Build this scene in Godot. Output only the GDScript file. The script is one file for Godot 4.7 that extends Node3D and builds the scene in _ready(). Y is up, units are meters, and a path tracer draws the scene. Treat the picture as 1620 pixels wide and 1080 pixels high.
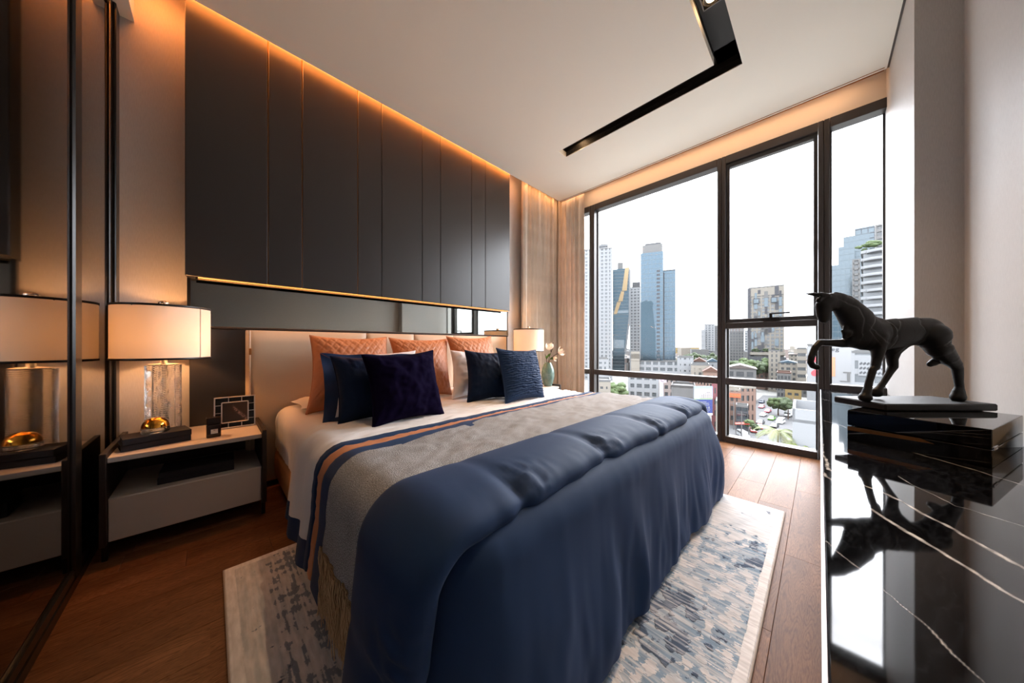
extends Node3D

# ------------------------------------------------------------------ geometry builder
class Geo:
	var v := PackedVector3Array()
	var n := PackedVector3Array()
	var t := PackedVector2Array()
	var k := PackedInt32Array()
	var x := Transform3D()

	func vert(p: Vector3, nn: Vector3, uv := Vector2.ZERO) -> int:
		v.append(x * p)
		n.append((x.basis * nn).normalized())
		t.append(uv)
		return v.size() - 1

	func quad(a: Vector3, b: Vector3, c: Vector3, d: Vector3, u0 := Vector2.ZERO, u1 := Vector2.ONE) -> void:
		var nn := (b - a).cross(d - a)
		if nn.length_squared() < 1e-16:
			nn = (c - b).cross(a - b)
		var i := vert(a, nn, u0)
		vert(b, nn, Vector2(u1.x, u0.y))
		vert(c, nn, u1)
		vert(d, nn, Vector2(u0.x, u1.y))
		k.append_array(PackedInt32Array([i, i + 2, i + 1, i, i + 3, i + 2]))

	func tri(a: Vector3, b: Vector3, c: Vector3) -> void:
		var nn := (b - a).cross(c - a)
		var i := vert(a, nn)
		vert(b, nn)
		vert(c, nn)
		k.append_array(PackedInt32Array([i, i + 2, i + 1]))

	func quad_out(a: Vector3, b: Vector3, c: Vector3, d: Vector3, o: Vector3) -> void:
		if (b - a).cross(d - a).dot((a + c) * 0.5 - o) < 0.0:
			quad(a, d, c, b)
		else:
			quad(a, b, c, d)

	func box(c: Vector3, s: Vector3, b := 0.0) -> Geo:
		var h := s * 0.5
		b = minf(b, minf(h.x, minf(h.y, h.z)) * 0.9)
		for ax in 3:
			var a1 := (ax + 1) % 3
			var a2 := (ax + 2) % 3
			for sg in [-1.0, 1.0]:
				var q: Array[Vector3] = []
				for e in [[-1, -1], [1, -1], [1, 1], [-1, 1]]:
					var p := Vector3.ZERO
					p[ax] = sg * h[ax]
					p[a1] = e[0] * (h[a1] - b)
					p[a2] = e[1] * (h[a2] - b)
					q.append(c + p)
				quad_out(q[0], q[1], q[2], q[3], c)
			if b > 0.0:
				for s1 in [-1.0, 1.0]:
					for s2 in [-1.0, 1.0]:
						var q: Array[Vector3] = []
						for e in [[0, -1], [0, 1], [1, 1], [1, -1]]:
							var p := Vector3.ZERO
							p[ax] = e[1] * (h[ax] - b)
							p[a1] = s1 * (h[a1] - (b if e[0] == 1 else 0.0))
							p[a2] = s2 * (h[a2] - (0.0 if e[0] == 1 else b))
							q.append(c + p)
						quad_out(q[0], q[1], q[2], q[3], c)
		if b > 0.0:
			for sx in [-1.0, 1.0]:
				for sy in [-1.0, 1.0]:
					for sz in [-1.0, 1.0]:
						var g := Vector3(sx, sy, sz)
						var pa := c + g * Vector3(h.x, h.y - b, h.z - b)
						var pb := c + g * Vector3(h.x - b, h.y, h.z - b)
						var pc := c + g * Vector3(h.x - b, h.y - b, h.z)
						if (pb - pa).cross(pc - pa).dot(g) < 0.0:
							tri(pa, pc, pb)
						else:
							tri(pa, pb, pc)
		return self

	# smooth sheet through rows of points; the front side is d(along a row) x d(from row to row)
	func sheet(rows: Array, closed := false, uvs := Vector2.ONE) -> Geo:
		var nj: int = rows.size()
		var ni: int = rows[0].size()
		var base := v.size()
		var acc := PackedVector3Array()
		acc.resize(nj * ni)
		for j in nj - 1:
			var r0: PackedVector3Array = rows[j]
			var r1: PackedVector3Array = rows[j + 1]
			for i in ni - 1:
				var nn := (r0[i + 1] - r0[i]).cross(r1[i] - r0[i]) + (r1[i + 1] - r1[i]).cross(r1[i + 1] - r0[i + 1])
				acc[j * ni + i] += nn
				acc[j * ni + i + 1] += nn
				acc[(j + 1) * ni + i] += nn
				acc[(j + 1) * ni + i + 1] += nn
		if closed:
			for j in nj:
				var s := acc[j * ni] + acc[j * ni + ni - 1]
				acc[j * ni] = s
				acc[j * ni + ni - 1] = s
		for j in nj:
			var r: PackedVector3Array = rows[j]
			for i in ni:
				vert(r[i], acc[j * ni + i], Vector2(float(i) / (ni - 1), float(j) / (nj - 1)) * uvs)
		for j in nj - 1:
			for i in ni - 1:
				var a := base + j * ni + i
				k.append_array(PackedInt32Array([a, a + ni + 1, a + 1, a, a + ni, a + ni + 1]))
		return self

	func lathe(prof: Array, seg := 32, c := Vector3.ZERO) -> Geo:
		var rows := []
		for p in prof:
			var r := PackedVector3Array()
			for i in seg + 1:
				var a := -TAU * i / seg
				r.append(c + Vector3(p.x * cos(a), p.y, p.x * sin(a)))
			rows.append(r)
		return sheet(rows, true)

	func tube(pts: Array, rad: Array, seg := 8, caps := true) -> Geo:
		var rows := []
		var side := Vector3.ZERO
		for j in pts.size():
			var tt: Vector3 = (pts[mini(j + 1, pts.size() - 1)] - pts[maxi(j - 1, 0)]).normalized()
			if side == Vector3.ZERO:
				side = tt.cross(Vector3.UP if absf(tt.y) < 0.9 else Vector3.RIGHT).normalized()
			side = (side - tt * side.dot(tt)).normalized()
			var up := tt.cross(side)
			var r := PackedVector3Array()
			for i in seg + 1:
				var a := TAU * i / seg
				r.append(pts[j] + (side * cos(a) + up * sin(a)) * rad[j])
			rows.append(r)
		sheet(rows, true)
		if caps:
			for e in [0, pts.size() - 1]:
				for i in seg:
					if e == 0:
						tri(pts[0], rows[0][i + 1], rows[0][i])
					else:
						tri(pts[e], rows[e][i], rows[e][i + 1])
		return self

	func ball(c: Vector3, r: Vector3, seg := 16, rings := 10, y0 := -1.0, y1 := 1.0) -> Geo:
		var rows := []
		for j in rings + 1:
			var a := lerpf(asin(y0), asin(y1), float(j) / rings)
			var row := PackedVector3Array()
			for i in seg + 1:
				var b := -TAU * i / seg
				row.append(c + Vector3(cos(a) * cos(b), sin(a), cos(a) * sin(b)) * r)
			rows.append(row)
		return sheet(rows, true)

	# polygon in the plane of (ex, ey), pushed out along ez from h0 to h1
	func prism(poly: PackedVector2Array, h0: float, h1: float, ex := Vector3.RIGHT, ey := Vector3.UP) -> Geo:
		if Geometry2D.is_polygon_clockwise(poly):
			poly.reverse()
		var ez := ex.cross(ey)
		var ks := Geometry2D.triangulate_polygon(poly)
		for i in range(0, ks.size(), 3):
			var q: Array[Vector2] = [poly[ks[i]], poly[ks[i + 1]], poly[ks[i + 2]]]
			if (q[1] - q[0]).cross(q[2] - q[0]) < 0.0:
				q.reverse()
			var w: Array[Vector3] = []
			for p in q:
				w.append(ex * p.x + ey * p.y)
			tri(w[0] + ez * h1, w[1] + ez * h1, w[2] + ez * h1)
			tri(w[2] + ez * h0, w[1] + ez * h0, w[0] + ez * h0)
		for i in poly.size():
			var a := poly[i]
			var b := poly[(i + 1) % poly.size()]
			var pa := ex * a.x + ey * a.y
			var pb := ex * b.x + ey * b.y
			quad(pa + ez * h0, pb + ez * h0, pb + ez * h1, pa + ez * h1)
		return self

	func mesh() -> ArrayMesh:
		var a := []
		a.resize(Mesh.ARRAY_MAX)
		a[Mesh.ARRAY_VERTEX] = v
		a[Mesh.ARRAY_NORMAL] = n
		a[Mesh.ARRAY_TEX_UV] = t
		a[Mesh.ARRAY_INDEX] = k
		var m := ArrayMesh.new()
		m.add_surface_from_arrays(Mesh.PRIMITIVE_TRIANGLES, a)
		return m

# ------------------------------------------------------------------ naming and tagging
var taken := {}
var M := {}

func numbered(called: String) -> String:
	var c: int = taken.get(called, 0)
	taken[called] = c + 1
	return called if c == 0 else "%s_%03d" % [called, c]

func tag(o: Node3D, label: String, category := "", group := "", kind := "") -> Node3D:
	if label:
		o.set_meta("label", label)
	if category:
		o.set_meta("category", category)
	if group:
		o.set_meta("group", group)
	if kind:
		o.set_meta("kind", kind)
	return o

func thing(called: String, label: String, category: String, at := Vector3.ZERO, turn := 0.0, group := "", kind := "") -> Node3D:
	var o := Node3D.new()
	o.name = numbered(called)
	add_child(o)
	o.position = at
	o.rotation.y = turn
	tag(o, label, category, group, kind)
	return o

func part(called: String, g: Geo, m: Material, parent: Node3D, stuff := false, label := "") -> MeshInstance3D:
	var o := MeshInstance3D.new()
	o.name = called
	o.mesh = g.mesh()
	o.material_override = m
	parent.add_child(o, true)
	if stuff:
		o.set_meta("kind", "stuff")
	if label:
		o.set_meta("label", label)
	return o

func single(called: String, g: Geo, m: Material, label: String, category: String, at := Vector3.ZERO, turn := 0.0, group := "", kind := "") -> MeshInstance3D:
	var o := MeshInstance3D.new()
	o.name = numbered(called)
	o.mesh = g.mesh()
	o.material_override = m
	add_child(o)
	o.position = at
	o.rotation.y = turn
	tag(o, label, category, group, kind)
	return o

func bx(c: Vector3, s: Vector3, b := 0.0) -> Geo:
	return Geo.new().box(c, s, b)

# box between two corners
func span(a: Vector3, b: Vector3, bev := 0.0) -> Geo:
	return Geo.new().box((a + b) * 0.5, (b - a).abs(), bev)

# ------------------------------------------------------------------ materials
func mat(c: Color, rough := 0.6, metal := 0.0, spec := 0.5) -> StandardMaterial3D:
	var m := StandardMaterial3D.new()
	m.albedo_color = c
	m.roughness = rough
	m.metallic = metal
	m.metallic_specular = spec
	return m

func noise(freq: float, seed_ := 1, oct := 4, kind := FastNoiseLite.TYPE_SIMPLEX_SMOOTH) -> FastNoiseLite:
	var f := FastNoiseLite.new()
	f.noise_type = kind
	f.frequency = freq
	f.seed = seed_
	f.fractal_octaves = oct
	return f

func noise_tex(freq: float, c0: Color, c1: Color, seed_ := 1, oct := 4, size := 512, kind := FastNoiseLite.TYPE_SIMPLEX_SMOOTH) -> NoiseTexture2D:
	var nt := NoiseTexture2D.new()
	nt.width = size
	nt.height = size
	nt.seamless = true
	nt.noise = noise(freq, seed_, oct, kind)
	var g := Gradient.new()
	g.set_color(0, c0)
	g.set_color(1, c1)
	nt.color_ramp = g
	return nt

func tri_planar(m: StandardMaterial3D, scale: Vector3, world := false) -> StandardMaterial3D:
	m.uv1_triplanar = true
	m.uv1_world_triplanar = world
	m.uv1_scale = scale
	return m

func bumpy(m: StandardMaterial3D, tex: Texture2D, cm: float) -> StandardMaterial3D:
	m.heightmap_enabled = true
	m.heightmap_texture = tex
	m.heightmap_scale = cm
	return m

func glow(c: Color, e: float) -> StandardMaterial3D:
	var m := mat(Color(0.9, 0.85, 0.8), 0.5)
	m.emission_enabled = true
	m.emission = c
	m.emission_energy_multiplier = e
	return m

func tex_of(w: int, h: int, f: Callable) -> ImageTexture:
	var im := Image.create_empty(w, h, false, Image.FORMAT_RGB8)
	for j in h:
		for i in w:
			im.set_pixel(i, j, f.call(i, j))
	return ImageTexture.create_from_image(im)

func wood_tex(seed_: int, light: Color, dark: Color) -> ImageTexture:
	# oak: long wandering rings with a cathedral figure, fine pores; u runs along the grain
	var a := noise(0.9, seed_, 3)
	var b := noise(9.0, seed_ + 5, 3)
	var w := 640
	var h := 160
	var f := func(i: int, j: int) -> Color:
		var u := float(i) / w * 1.4
		var q := float(j) / h * 0.15
		var warp := a.get_noise_2d(u * 1.5, q * 12.0) * 0.10 + a.get_noise_2d(u * 5.0 + 9.0, q * 30.0) * 0.016
		var ring := sqrt(pow(q - 0.075 + warp * 0.6, 2.0) + 0.0004 + pow(u * 0.012, 2.0)) + u * 0.012 + warp
		var s := 0.5 + 0.5 * sin(ring * 520.0)
		s = pow(s, 2.5)
		var pore := b.get_noise_2d(u * 4.0, q * 260.0)
		var tone := 0.58 + 0.3 * s + 0.35 * pore + 0.25 * a.get_noise_2d(u * 2.0 + 40.0, q * 10.0)
		return light.lerp(dark, clampf(tone, 0.0, 1.0))
	return tex_of(w, h, f)

func make_materials() -> void:
	M.black = mat(Color(0.03, 0.03, 0.035), 0.35)
	M.bronze = mat(Color(0.235, 0.22, 0.212), 0.40, 0.2)
	M.steel = mat(Color(0.78, 0.78, 0.78), 0.22, 1.0)
	M.gold = mat(Color(0.95, 0.66, 0.25), 0.07, 1.0)
	M.brass = mat(Color(0.62, 0.42, 0.24), 0.3, 0.9)
	M.ceiling = mat(Color(0.955, 0.945, 0.905), 0.85, 0.0, 0.3)
	M.cove = mat(Color(0.88, 0.86, 0.83), 0.85, 0.0, 0.3)
	var weave := noise_tex(0.22, Color(0.86, 0.86, 0.86), Color.WHITE, 3, 3)
	var wall := mat(Color(0.80, 0.785, 0.775), 0.55, 0.0, 0.4)
	wall.albedo_texture = noise_tex(0.09, Color(0.93, 0.93, 0.93), Color.WHITE, 21, 5)
	tri_planar(wall, Vector3(6.0, 0.5, 6.0), true)
	bumpy(wall, noise_tex(0.25, Color.BLACK, Color.WHITE, 8, 3), 0.06)
	M.wall = wall
	M.panel = bumpy(tri_planar(mat(Color(0.15, 0.135, 0.13), 0.36, 0.0, 0.6), Vector3.ONE * 5.0), weave, 0.004)
	M.darkwood = mat(Color(0.19, 0.15, 0.135), 0.45)
	M.darkwood.albedo_texture = noise_tex(0.03, Color(0.7, 0.7, 0.7), Color.WHITE, 5, 5)
	tri_planar(M.darkwood, Vector3(9, 1.2, 9))
	M.mirror = mat(Color(0.66, 0.67, 0.65), 0.025, 1.0)
	M.darkglass = mat(Color(0.47, 0.455, 0.45), 0.035, 1.0)
	M.frame = mat(Color(0.055, 0.05, 0.05), 0.28, 0.2)
	M.taupe = mat(Color(0.78, 0.74, 0.70), 0.5)
	M.leather = bumpy(tri_planar(mat(Color(0.80, 0.71, 0.60), 0.5), Vector3.ONE * 4.0), noise_tex(0.12, Color.BLACK, Color.WHITE, 13, 3, 512, FastNoiseLite.TYPE_CELLULAR), 0.03)
	M.tan = bumpy(tri_planar(mat(Color(0.80, 0.60, 0.42), 0.5), Vector3.ONE * 4.0), noise_tex(0.12, Color.BLACK, Color.WHITE, 13, 3, 512, FastNoiseLite.TYPE_CELLULAR), 0.03)
	var cloth_h := noise_tex(0.35, Color.BLACK, Color.WHITE, 31, 2)
	M.white = bumpy(tri_planar(mat(Color(0.83, 0.815, 0.81), 0.75), Vector3.ONE * 6.0), cloth_h, 0.02)
	M.white.rim_enabled = true
	M.white.rim = 0.2
	M.navy = bumpy(tri_planar(mat(Color(0.13, 0.21, 0.335), 0.62, 0.0, 0.22), Vector3.ONE * 7.0), cloth_h, 0.012)
	M.navy.rim_enabled = true
	M.navy.rim = 0.16
	M.navy.rim_tint = 0.4
	M.satin = bumpy(tri_planar(mat(Color(0.055, 0.115, 0.21), 0.55, 0.0, 0.2), Vector3.ONE * 7.0), cloth_h, 0.01)
	M.satin.rim_enabled = true
	M.satin.rim = 0.05
	M.satin.rim_tint = 0.5
	M.velvet = bumpy(tri_planar(mat(Color(0.05, 0.028, 0.125), 0.9, 0.0, 0.1), Vector3.ONE * 5.0), noise_tex(0.1, Color.BLACK, Color.WHITE, 41, 4), 0.08)
	M.velvet.rim_enabled = true
	M.velvet.rim = 0.22
	M.velvet.rim_tint = 0.7
	M.copper = bumpy(tri_planar(mat(Color(0.69, 0.44, 0.285), 0.55), Vector3.ONE * 6.0), cloth_h, 0.03)
	M.copper.rim_enabled = true
	M.copper.rim = 0.3
	M.copper.rim_tint = 0.5
	var tw := mat(Color(1, 1, 1), 0.9, 0.0, 0.2)
	tw.albedo_texture = noise_tex(0.13, Color(0.19, 0.187, 0.186), Color(0.92, 0.925, 0.94), 17, 3, 1024)
	M.throw = bumpy(tri_planar(tw, Vector3.ONE * 2.0), noise_tex(0.16, Color.BLACK, Color.WHITE, 18, 2, 1024), 0.2)
	M.fringe = mat(Color(0.76, 0.65, 0.50), 0.55, 0.1)
	var cur := mat(Color(0.87, 0.835, 0.79), 0.6, 0.0, 0.4)
	cur.albedo_texture = noise_tex(0.012, Color(0.90, 0.89, 0.88), Color.WHITE, 23, 4)
	tri_planar(cur, Vector3(2.2, 0.8, 2.2))
	bumpy(cur, cloth_h, 0.03)
	cur.backlight_enabled = true
	cur.backlight = Color(0.16, 0.15, 0.135)
	cur.rim_enabled = true
	cur.rim = 0.3
	M.curtain = cur
	var sh := mat(Color(0.93, 0.88, 0.82), 0.85)
	sh.backlight_enabled = true
	sh.backlight = Color(0.50, 0.46, 0.41)
	M.shade = sh
	var gl := mat(Color(0.97, 0.97, 0.96, 0.0), 0.06)
	gl.refraction_enabled = true
	gl.refraction_scale = 0.045
	M.glass = gl
	var pane := mat(Color(0.85, 0.9, 0.9, 0.02), 0.0)
	pane.transparency = BaseMaterial3D.TRANSPARENCY_ALPHA
	pane.metallic_specular = 0.15
	M.pane = pane
	var vs := mat(Color(0.44, 0.53, 0.50), 0.18, 0.0, 0.6)
	vs.albedo_texture = noise_tex(0.02, Color(0.6, 0.72, 0.72), Color(1, 0.98, 0.92), 29, 4)
	M.vase = tri_planar(vs, Vector3(3, 1.5, 3))
	M.book = bumpy(tri_planar(mat(Color(0.115, 0.12, 0.155), 0.75), Vector3.ONE * 10.0), cloth_h, 0.03)
	M.paper = mat(Color(0.15, 0.15, 0.18), 0.8)
	M.statue = bumpy(tri_planar(mat(Color(0.02, 0.02, 0.021), 0.48, 0.0, 0.40), Vector3.ONE * 6.0), noise_tex(0.06, Color.BLACK, Color.WHITE, 51, 3), 0.012)
	M.lacquer = mat(Color(0.02, 0.02, 0.024), 0.03, 0.0, 0.6)
	M.petal = mat(Color(0.95, 0.88, 0.80), 0.6)
	M.petal.backlight_enabled = true
	M.petal.backlight = Color(0.4, 0.36, 0.32)
	M.twig = mat(Color(0.23, 0.17, 0.12), 0.8)
	M.leaf = mat(Color(0.36, 0.50, 0.22), 0.55)
	M.silver = mat(Color(0.80, 0.80, 0.82), 0.3, 0.6)
	for s in 4:
		var wt := wood_tex(61 + s * 7, [Color(0.60, 0.435, 0.31), Color(0.57, 0.415, 0.295), Color(0.62, 0.45, 0.325), Color(0.55, 0.39, 0.275)][s], [Color(0.33, 0.215, 0.14), Color(0.31, 0.20, 0.13), Color(0.35, 0.235, 0.155), Color(0.30, 0.195, 0.125)][s])
		var p := mat(Color.WHITE, 0.40, 0.0, 0.2)
		p.albedo_texture = wt
		M["plank%d" % s] = p
	M.joint = mat(Color(0.10, 0.065, 0.045), 0.8)

# ------------------------------------------------------------------ the room
const WX := 3.39      # inner face of the window frames
const CEIL := 2.79
const BACK := -2.60   # wall behind the bed
const SIDE := 0.476   # wall behind the black cabinet

func build_room() -> void:
	# floor: slab and planks
	var fl := single("floor", span(Vector3(-0.6, -0.2, -2.75), Vector3(3.6, -0.012, 0.62)), M.joint, "warm brown oak plank floor of the bedroom", "floor", Vector3.ZERO, 0, "", "structure")
	var rng := RandomNumberGenerator.new()
	rng.seed = 5
	var known := {-1: [2.581, 1.759, 0.78, -0.2], 0: [3.25, 2.262, 1.25, 0.25], 1: [2.544, 1.5, 0.5], 2: [3.064, 2.1, 1.1, 0.1]}
	var row := -5
	while true:
		var z1 := -0.106 - 0.1425 * row
		var z0 := z1 - 0.1425
		if z1 < -2.6:
			break
		# row r lies between the seams z0 and z1
		if z0 < SIDE:
			var cuts: Array = known.get(row, [])
			if cuts.is_empty():
				var c0 := 3.3 - rng.randf() * 1.0
				while c0 > -0.4:
					cuts.append(c0)
					c0 -= rng.randf_range(0.7, 1.25)
			var xs := [WX]
			xs.append_array(cuts)
			xs.append(-0.42)
			for i in xs.size() - 1:
				var xa: float = xs[i + 1] + 0.0005
				var xb: float = xs[i] - 0.0005
				if xb - xa < 0.02:
					continue
				var za := maxf(z0 + 0.0005, BACK)
				var zb := minf(z1 - 0.0005, SIDE)
				if zb - za < 0.01:
					continue
				var g := Geo.new()
				var c := Vector3((xa + xb) / 2, -0.006, (za + zb) / 2)
				g.box(Vector3.ZERO, Vector3(xb - xa, 0.012, zb - za), 0.0006)
				var off := Vector2(rng.randf(), rng.randf() * 0.2)
				for q in g.v.size():
					g.t[q] = Vector2(g.v[q].x / 1.4, g.v[q].z / 0.15 * 0.96) + off + Vector2(0.5, 0.5)
				var o := part("plank", g, M["plank%d" % (rng.randi() % 4)], fl)
				o.position = c
		row += 1
	# ceiling with the L-shaped slot, and the closed top above the coves
	var g := Geo.new()
	var cz := -2.412
	var cxe := 3.286
	var y0 := CEIL
	var y1 := CEIL + 0.05
	var sx0 := 2.415
	var sx1 := 2.540
	var sz0 := -1.795
	var sz1 := -0.366
	var szi := -0.503
	g.box(Vector3((-0.42 + sx0) / 2, (y0 + y1) / 2, (cz + szi) / 2), Vector3(sx0 + 0.42, 0.05, szi - cz))
	g.box(Vector3((sx0 + sx1) / 2, (y0 + y1) / 2, (cz + sz0) / 2), Vector3(sx1 - sx0, 0.05, sz0 - cz))
	g.box(Vector3((sx1 + cxe) / 2, (y0 + y1) / 2, (cz + 0.322) / 2), Vector3(cxe - sx1, 0.05, 0.322 - cz))
	g.box(Vector3((-0.42 + sx1) / 2, (y0 + y1) / 2, (sz1 + 0.60) / 2), Vector3(sx1 + 0.42, 0.05, 0.60 - sz1))
	g.box(Vector3((-0.42 + 0.4) / 2, (y0 + y1) / 2, (szi + sz1) / 2), Vector3(0.82, 0.05, sz1 - szi))
	single("ceiling", g, M.ceiling, "flat off-white ceiling with an L-shaped recess cut in it", "ceiling", Vector3.ZERO, 0, "", "structure")
	single("ceiling", span(Vector3(-0.75, 2.97, -2.80), Vector3(3.75, 3.12, 0.75)), M.cove, "white slab above the hung ceiling and its coves", "ceiling", Vector3.ZERO, 0, "", "structure")
	# walls, all with thickness
	single("wall_north", span(Vector3(-0.60, -0.2, BACK - 0.15), Vector3(3.60, 2.97, BACK)), M.wall, "taupe wallpapered wall behind the bed", "wall", Vector3.ZERO, 0, "", "structure")
	single("wall_west", span(Vector3(-0.60, -0.2, BACK), Vector3(-0.45, 2.97, 0.65)), M.darkwood, "dark back of the built-in wardrobe", "wall", Vector3.ZERO, 0, "", "structure")
	single("wall_south", span(Vector3(-0.60, -0.2, SIDE), Vector3(3.60, 2.97, 0.65)), M.wall, "pale wallpapered wall behind the black cabinet", "wall", Vector3.ZERO, 0, "", "structure")
	single("wall_southeast", span(Vector3(2.51, -0.012, 0.333), Vector3(3.60, 2.97, SIDE)), M.wall, "wallpapered pier beside the window with a bright return", "wall", Vector3.ZERO, 0, "", "structure")
	single("wall_east", span(Vector3(3.44, 2.652, BACK), Vector3(3.60, 2.97, 0.333)), M.cove, "cream header above the window inside the curtain pocket", "wall", Vector3.ZERO, 0, "", "structure")
	single("trim_1", span(Vector3(-0.45, 2.64, BACK), Vector3(-0.296, 2.97, SIDE)), M.ceiling, "off-white bulkhead above the wardrobe", "trim", Vector3.ZERO, 0, "", "structure")
	var tg := Geo.new()
	tg.box(Vector3(3.291, CEIL + 0.02, -1.05), Vector3(0.010, 0.046, 2.72))
	tg.box(Vector3(3.262, CEIL - 0.001, -1.05), Vector3(0.004, 0.004, 2.72))
	single("trim_2", tg, M.brass, "thin metal edge of the ceiling along the curtain pocket", "trim", Vector3.ZERO, 0, "", "structure")
	single("trim_3", span(Vector3(2.51, CEIL + 0.004, 0.322), Vector3(3.29, CEIL + 0.05, 0.333)), mat(Color(0.35, 0.33, 0.31), 0.7), "narrow strip painted as the shade in the gap between ceiling and pier", "trim", Vector3.ZERO, 0, "", "structure")  # solid dark strip, its colour paints the shade inside the ceiling gap
	var bb := span(Vector3(-0.45, 0, BACK), Vector3(-0.02, 0.09, BACK + 0.014), 0.003)
	bb.box(Vector3(0.17, 0.045, BACK + 0.007), Vector3(0.30, 0.09, 0.014), 0.003)
	single("baseboard_north", bb, mat(Color(0.50, 0.46, 0.43), 0.5), "taupe baseboard along the wall behind the bed", "baseboard", Vector3.ZERO, 0, "", "structure")
	# recessed black channel with downlights
	var ch := Geo.new()
	var cy := CEIL + 0.005
	var cd := 0.085
	ch.box(Vector3((sx0 + sx1) / 2, cy + cd, (sz0 + sz1) / 2), Vector3(sx1 - sx0 + 0.01, 0.006, sz1 - sz0 + 0.01))
	ch.box(Vector3((0.4 + sx1) / 2, cy + cd, (szi + sz1) / 2), Vector3(sx1 - 0.4 + 0.01, 0.006, sz1 - szi + 0.01))
	ch.box(Vector3(sx1 + 0.002, cy + cd / 2, (sz0 + sz1) / 2), Vector3(0.004, cd, sz1 - sz0))
	ch.box(Vector3(sx0 - 0.002, cy + cd / 2, (sz0 + szi) / 2), Vector3(0.004, cd, szi - sz0))
	ch.box(Vector3((sx0 + sx1) / 2, cy + cd / 2, sz0 - 0.002), Vector3(sx1 - sx0, cd, 0.004))
	ch.box(Vector3((0.4 + sx1) / 2, cy + cd / 2, sz1 + 0.002), Vector3(sx1 - 0.4, cd, 0.004))
	ch.box(Vector3((0.4 + sx0) / 2, cy + cd / 2, szi - 0.002), Vector3(sx0 - 0.4, cd, 0.004))
	ch.box(Vector3(0.398, cy + cd / 2, (szi + sz1) / 2), Vector3(0.004, cd, sz1 - szi))
	single("light_channel", ch, mat(Color(0.13, 0.12, 0.115), 0.6), "black L-shaped metal channel recessed in the ceiling", "light channel")
	downlight(Vector3(2.02, cy + cd - 0.004, -0.4345), "square recessed downlight glowing in the channel arm nearest the camera")
	downlight(Vector3(2.478, cy + cd - 0.004, -1.62), "square recessed downlight at the far end of the black ceiling channel")
	downlight(Vector3(1.05, cy + cd - 0.004, -0.4345), "added square downlight out of view at the start of the channel")  # unseen third lamp, added to brighten the room
	# warm strip lights in the coves and under the panelled cabinet
	strip(Vector3(1.0, 2.865, -2.432), Vector3(2.9, 0.008, 0.014), "warm LED strip light hidden in the slot above the dark wall panel", 2.7)
	strip(Vector3(2.85, 2.90, -2.432), Vector3(0.8, 0.008, 0.014), "warm LED strip light hidden in the slot above the corner curtain", 0.3, Color(1.0, 0.70, 0.44))
	strip(Vector3(3.312, 2.865, -1.1), Vector3(0.014, 0.008, 2.6), "warm LED strip light hidden in the curtain pocket above the window", 0.75, Color(1.0, 0.78, 0.58))

func downlight(at: Vector3, label: String) -> void:
	var t := thing("recessed_downlight", label, "light", at)
	var g := Geo.new()
	for s in [-1.0, 1.0]:
		g.box(Vector3(s * 0.046, -0.004, 0), Vector3(0.008, 0.012, 0.1), 0.001)
		g.box(Vector3(0, -0.004, s * 0.046), Vector3(0.084, 0.012, 0.008), 0.001)
	part("bezel", g, mat(Color(0.35, 0.34, 0.34), 0.35, 0.7), t)
	part("lamp_disc", Geo.new().lathe([Vector2(0.0, -0.010), Vector2(0.022, -0.008), Vector2(0.024, -0.002), Vector2(0.024, 0.0)], 20), glow(Color(1, 0.80, 0.58), 14.0), t)
	part("reflector", Geo.new().lathe([Vector2(0.040, -0.008), Vector2(0.036, -0.001), Vector2(0.024, -0.0005)], 20), M.black, t)
	var l := SpotLight3D.new()
	l.name = "downlight_beam"
	l.light_color = Color(1.0, 0.82, 0.62)
	l.light_energy = 0.5
	l.light_size = 0.02
	l.spot_angle = 40.0
	l.spot_angle_attenuation = 0.8
	l.spot_range = 8.0
	l.spot_attenuation = 2.0
	l.shadow_enabled = true
	l.position = Vector3(0, -0.016, 0)
	l.rotation_degrees = Vector3(-90, 0, 0)
	t.add_child(l)

func strip(c: Vector3, s: Vector3, label: String, power: float, col := Color(1.0, 0.56, 0.26)) -> void:
	single("led_strip_light", bx(Vector3.ZERO, s, 0.002), glow(col, 0.7), label, "strip light", c)
	var l := AreaLight3D.new()
	l.name = "led_strip_glow"
	l.light_color = col
	l.light_energy = STRIP * power
	l.area_size = Vector2(s.x, s.z)
	l.area_range = 6.0
	l.area_attenuation = 2.0
	l.shadow_enabled = true
	l.position = c + Vector3(0, -0.006, 0)
	l.rotation_degrees = Vector3(-90, 0, 0)
	add_child(l)

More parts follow.
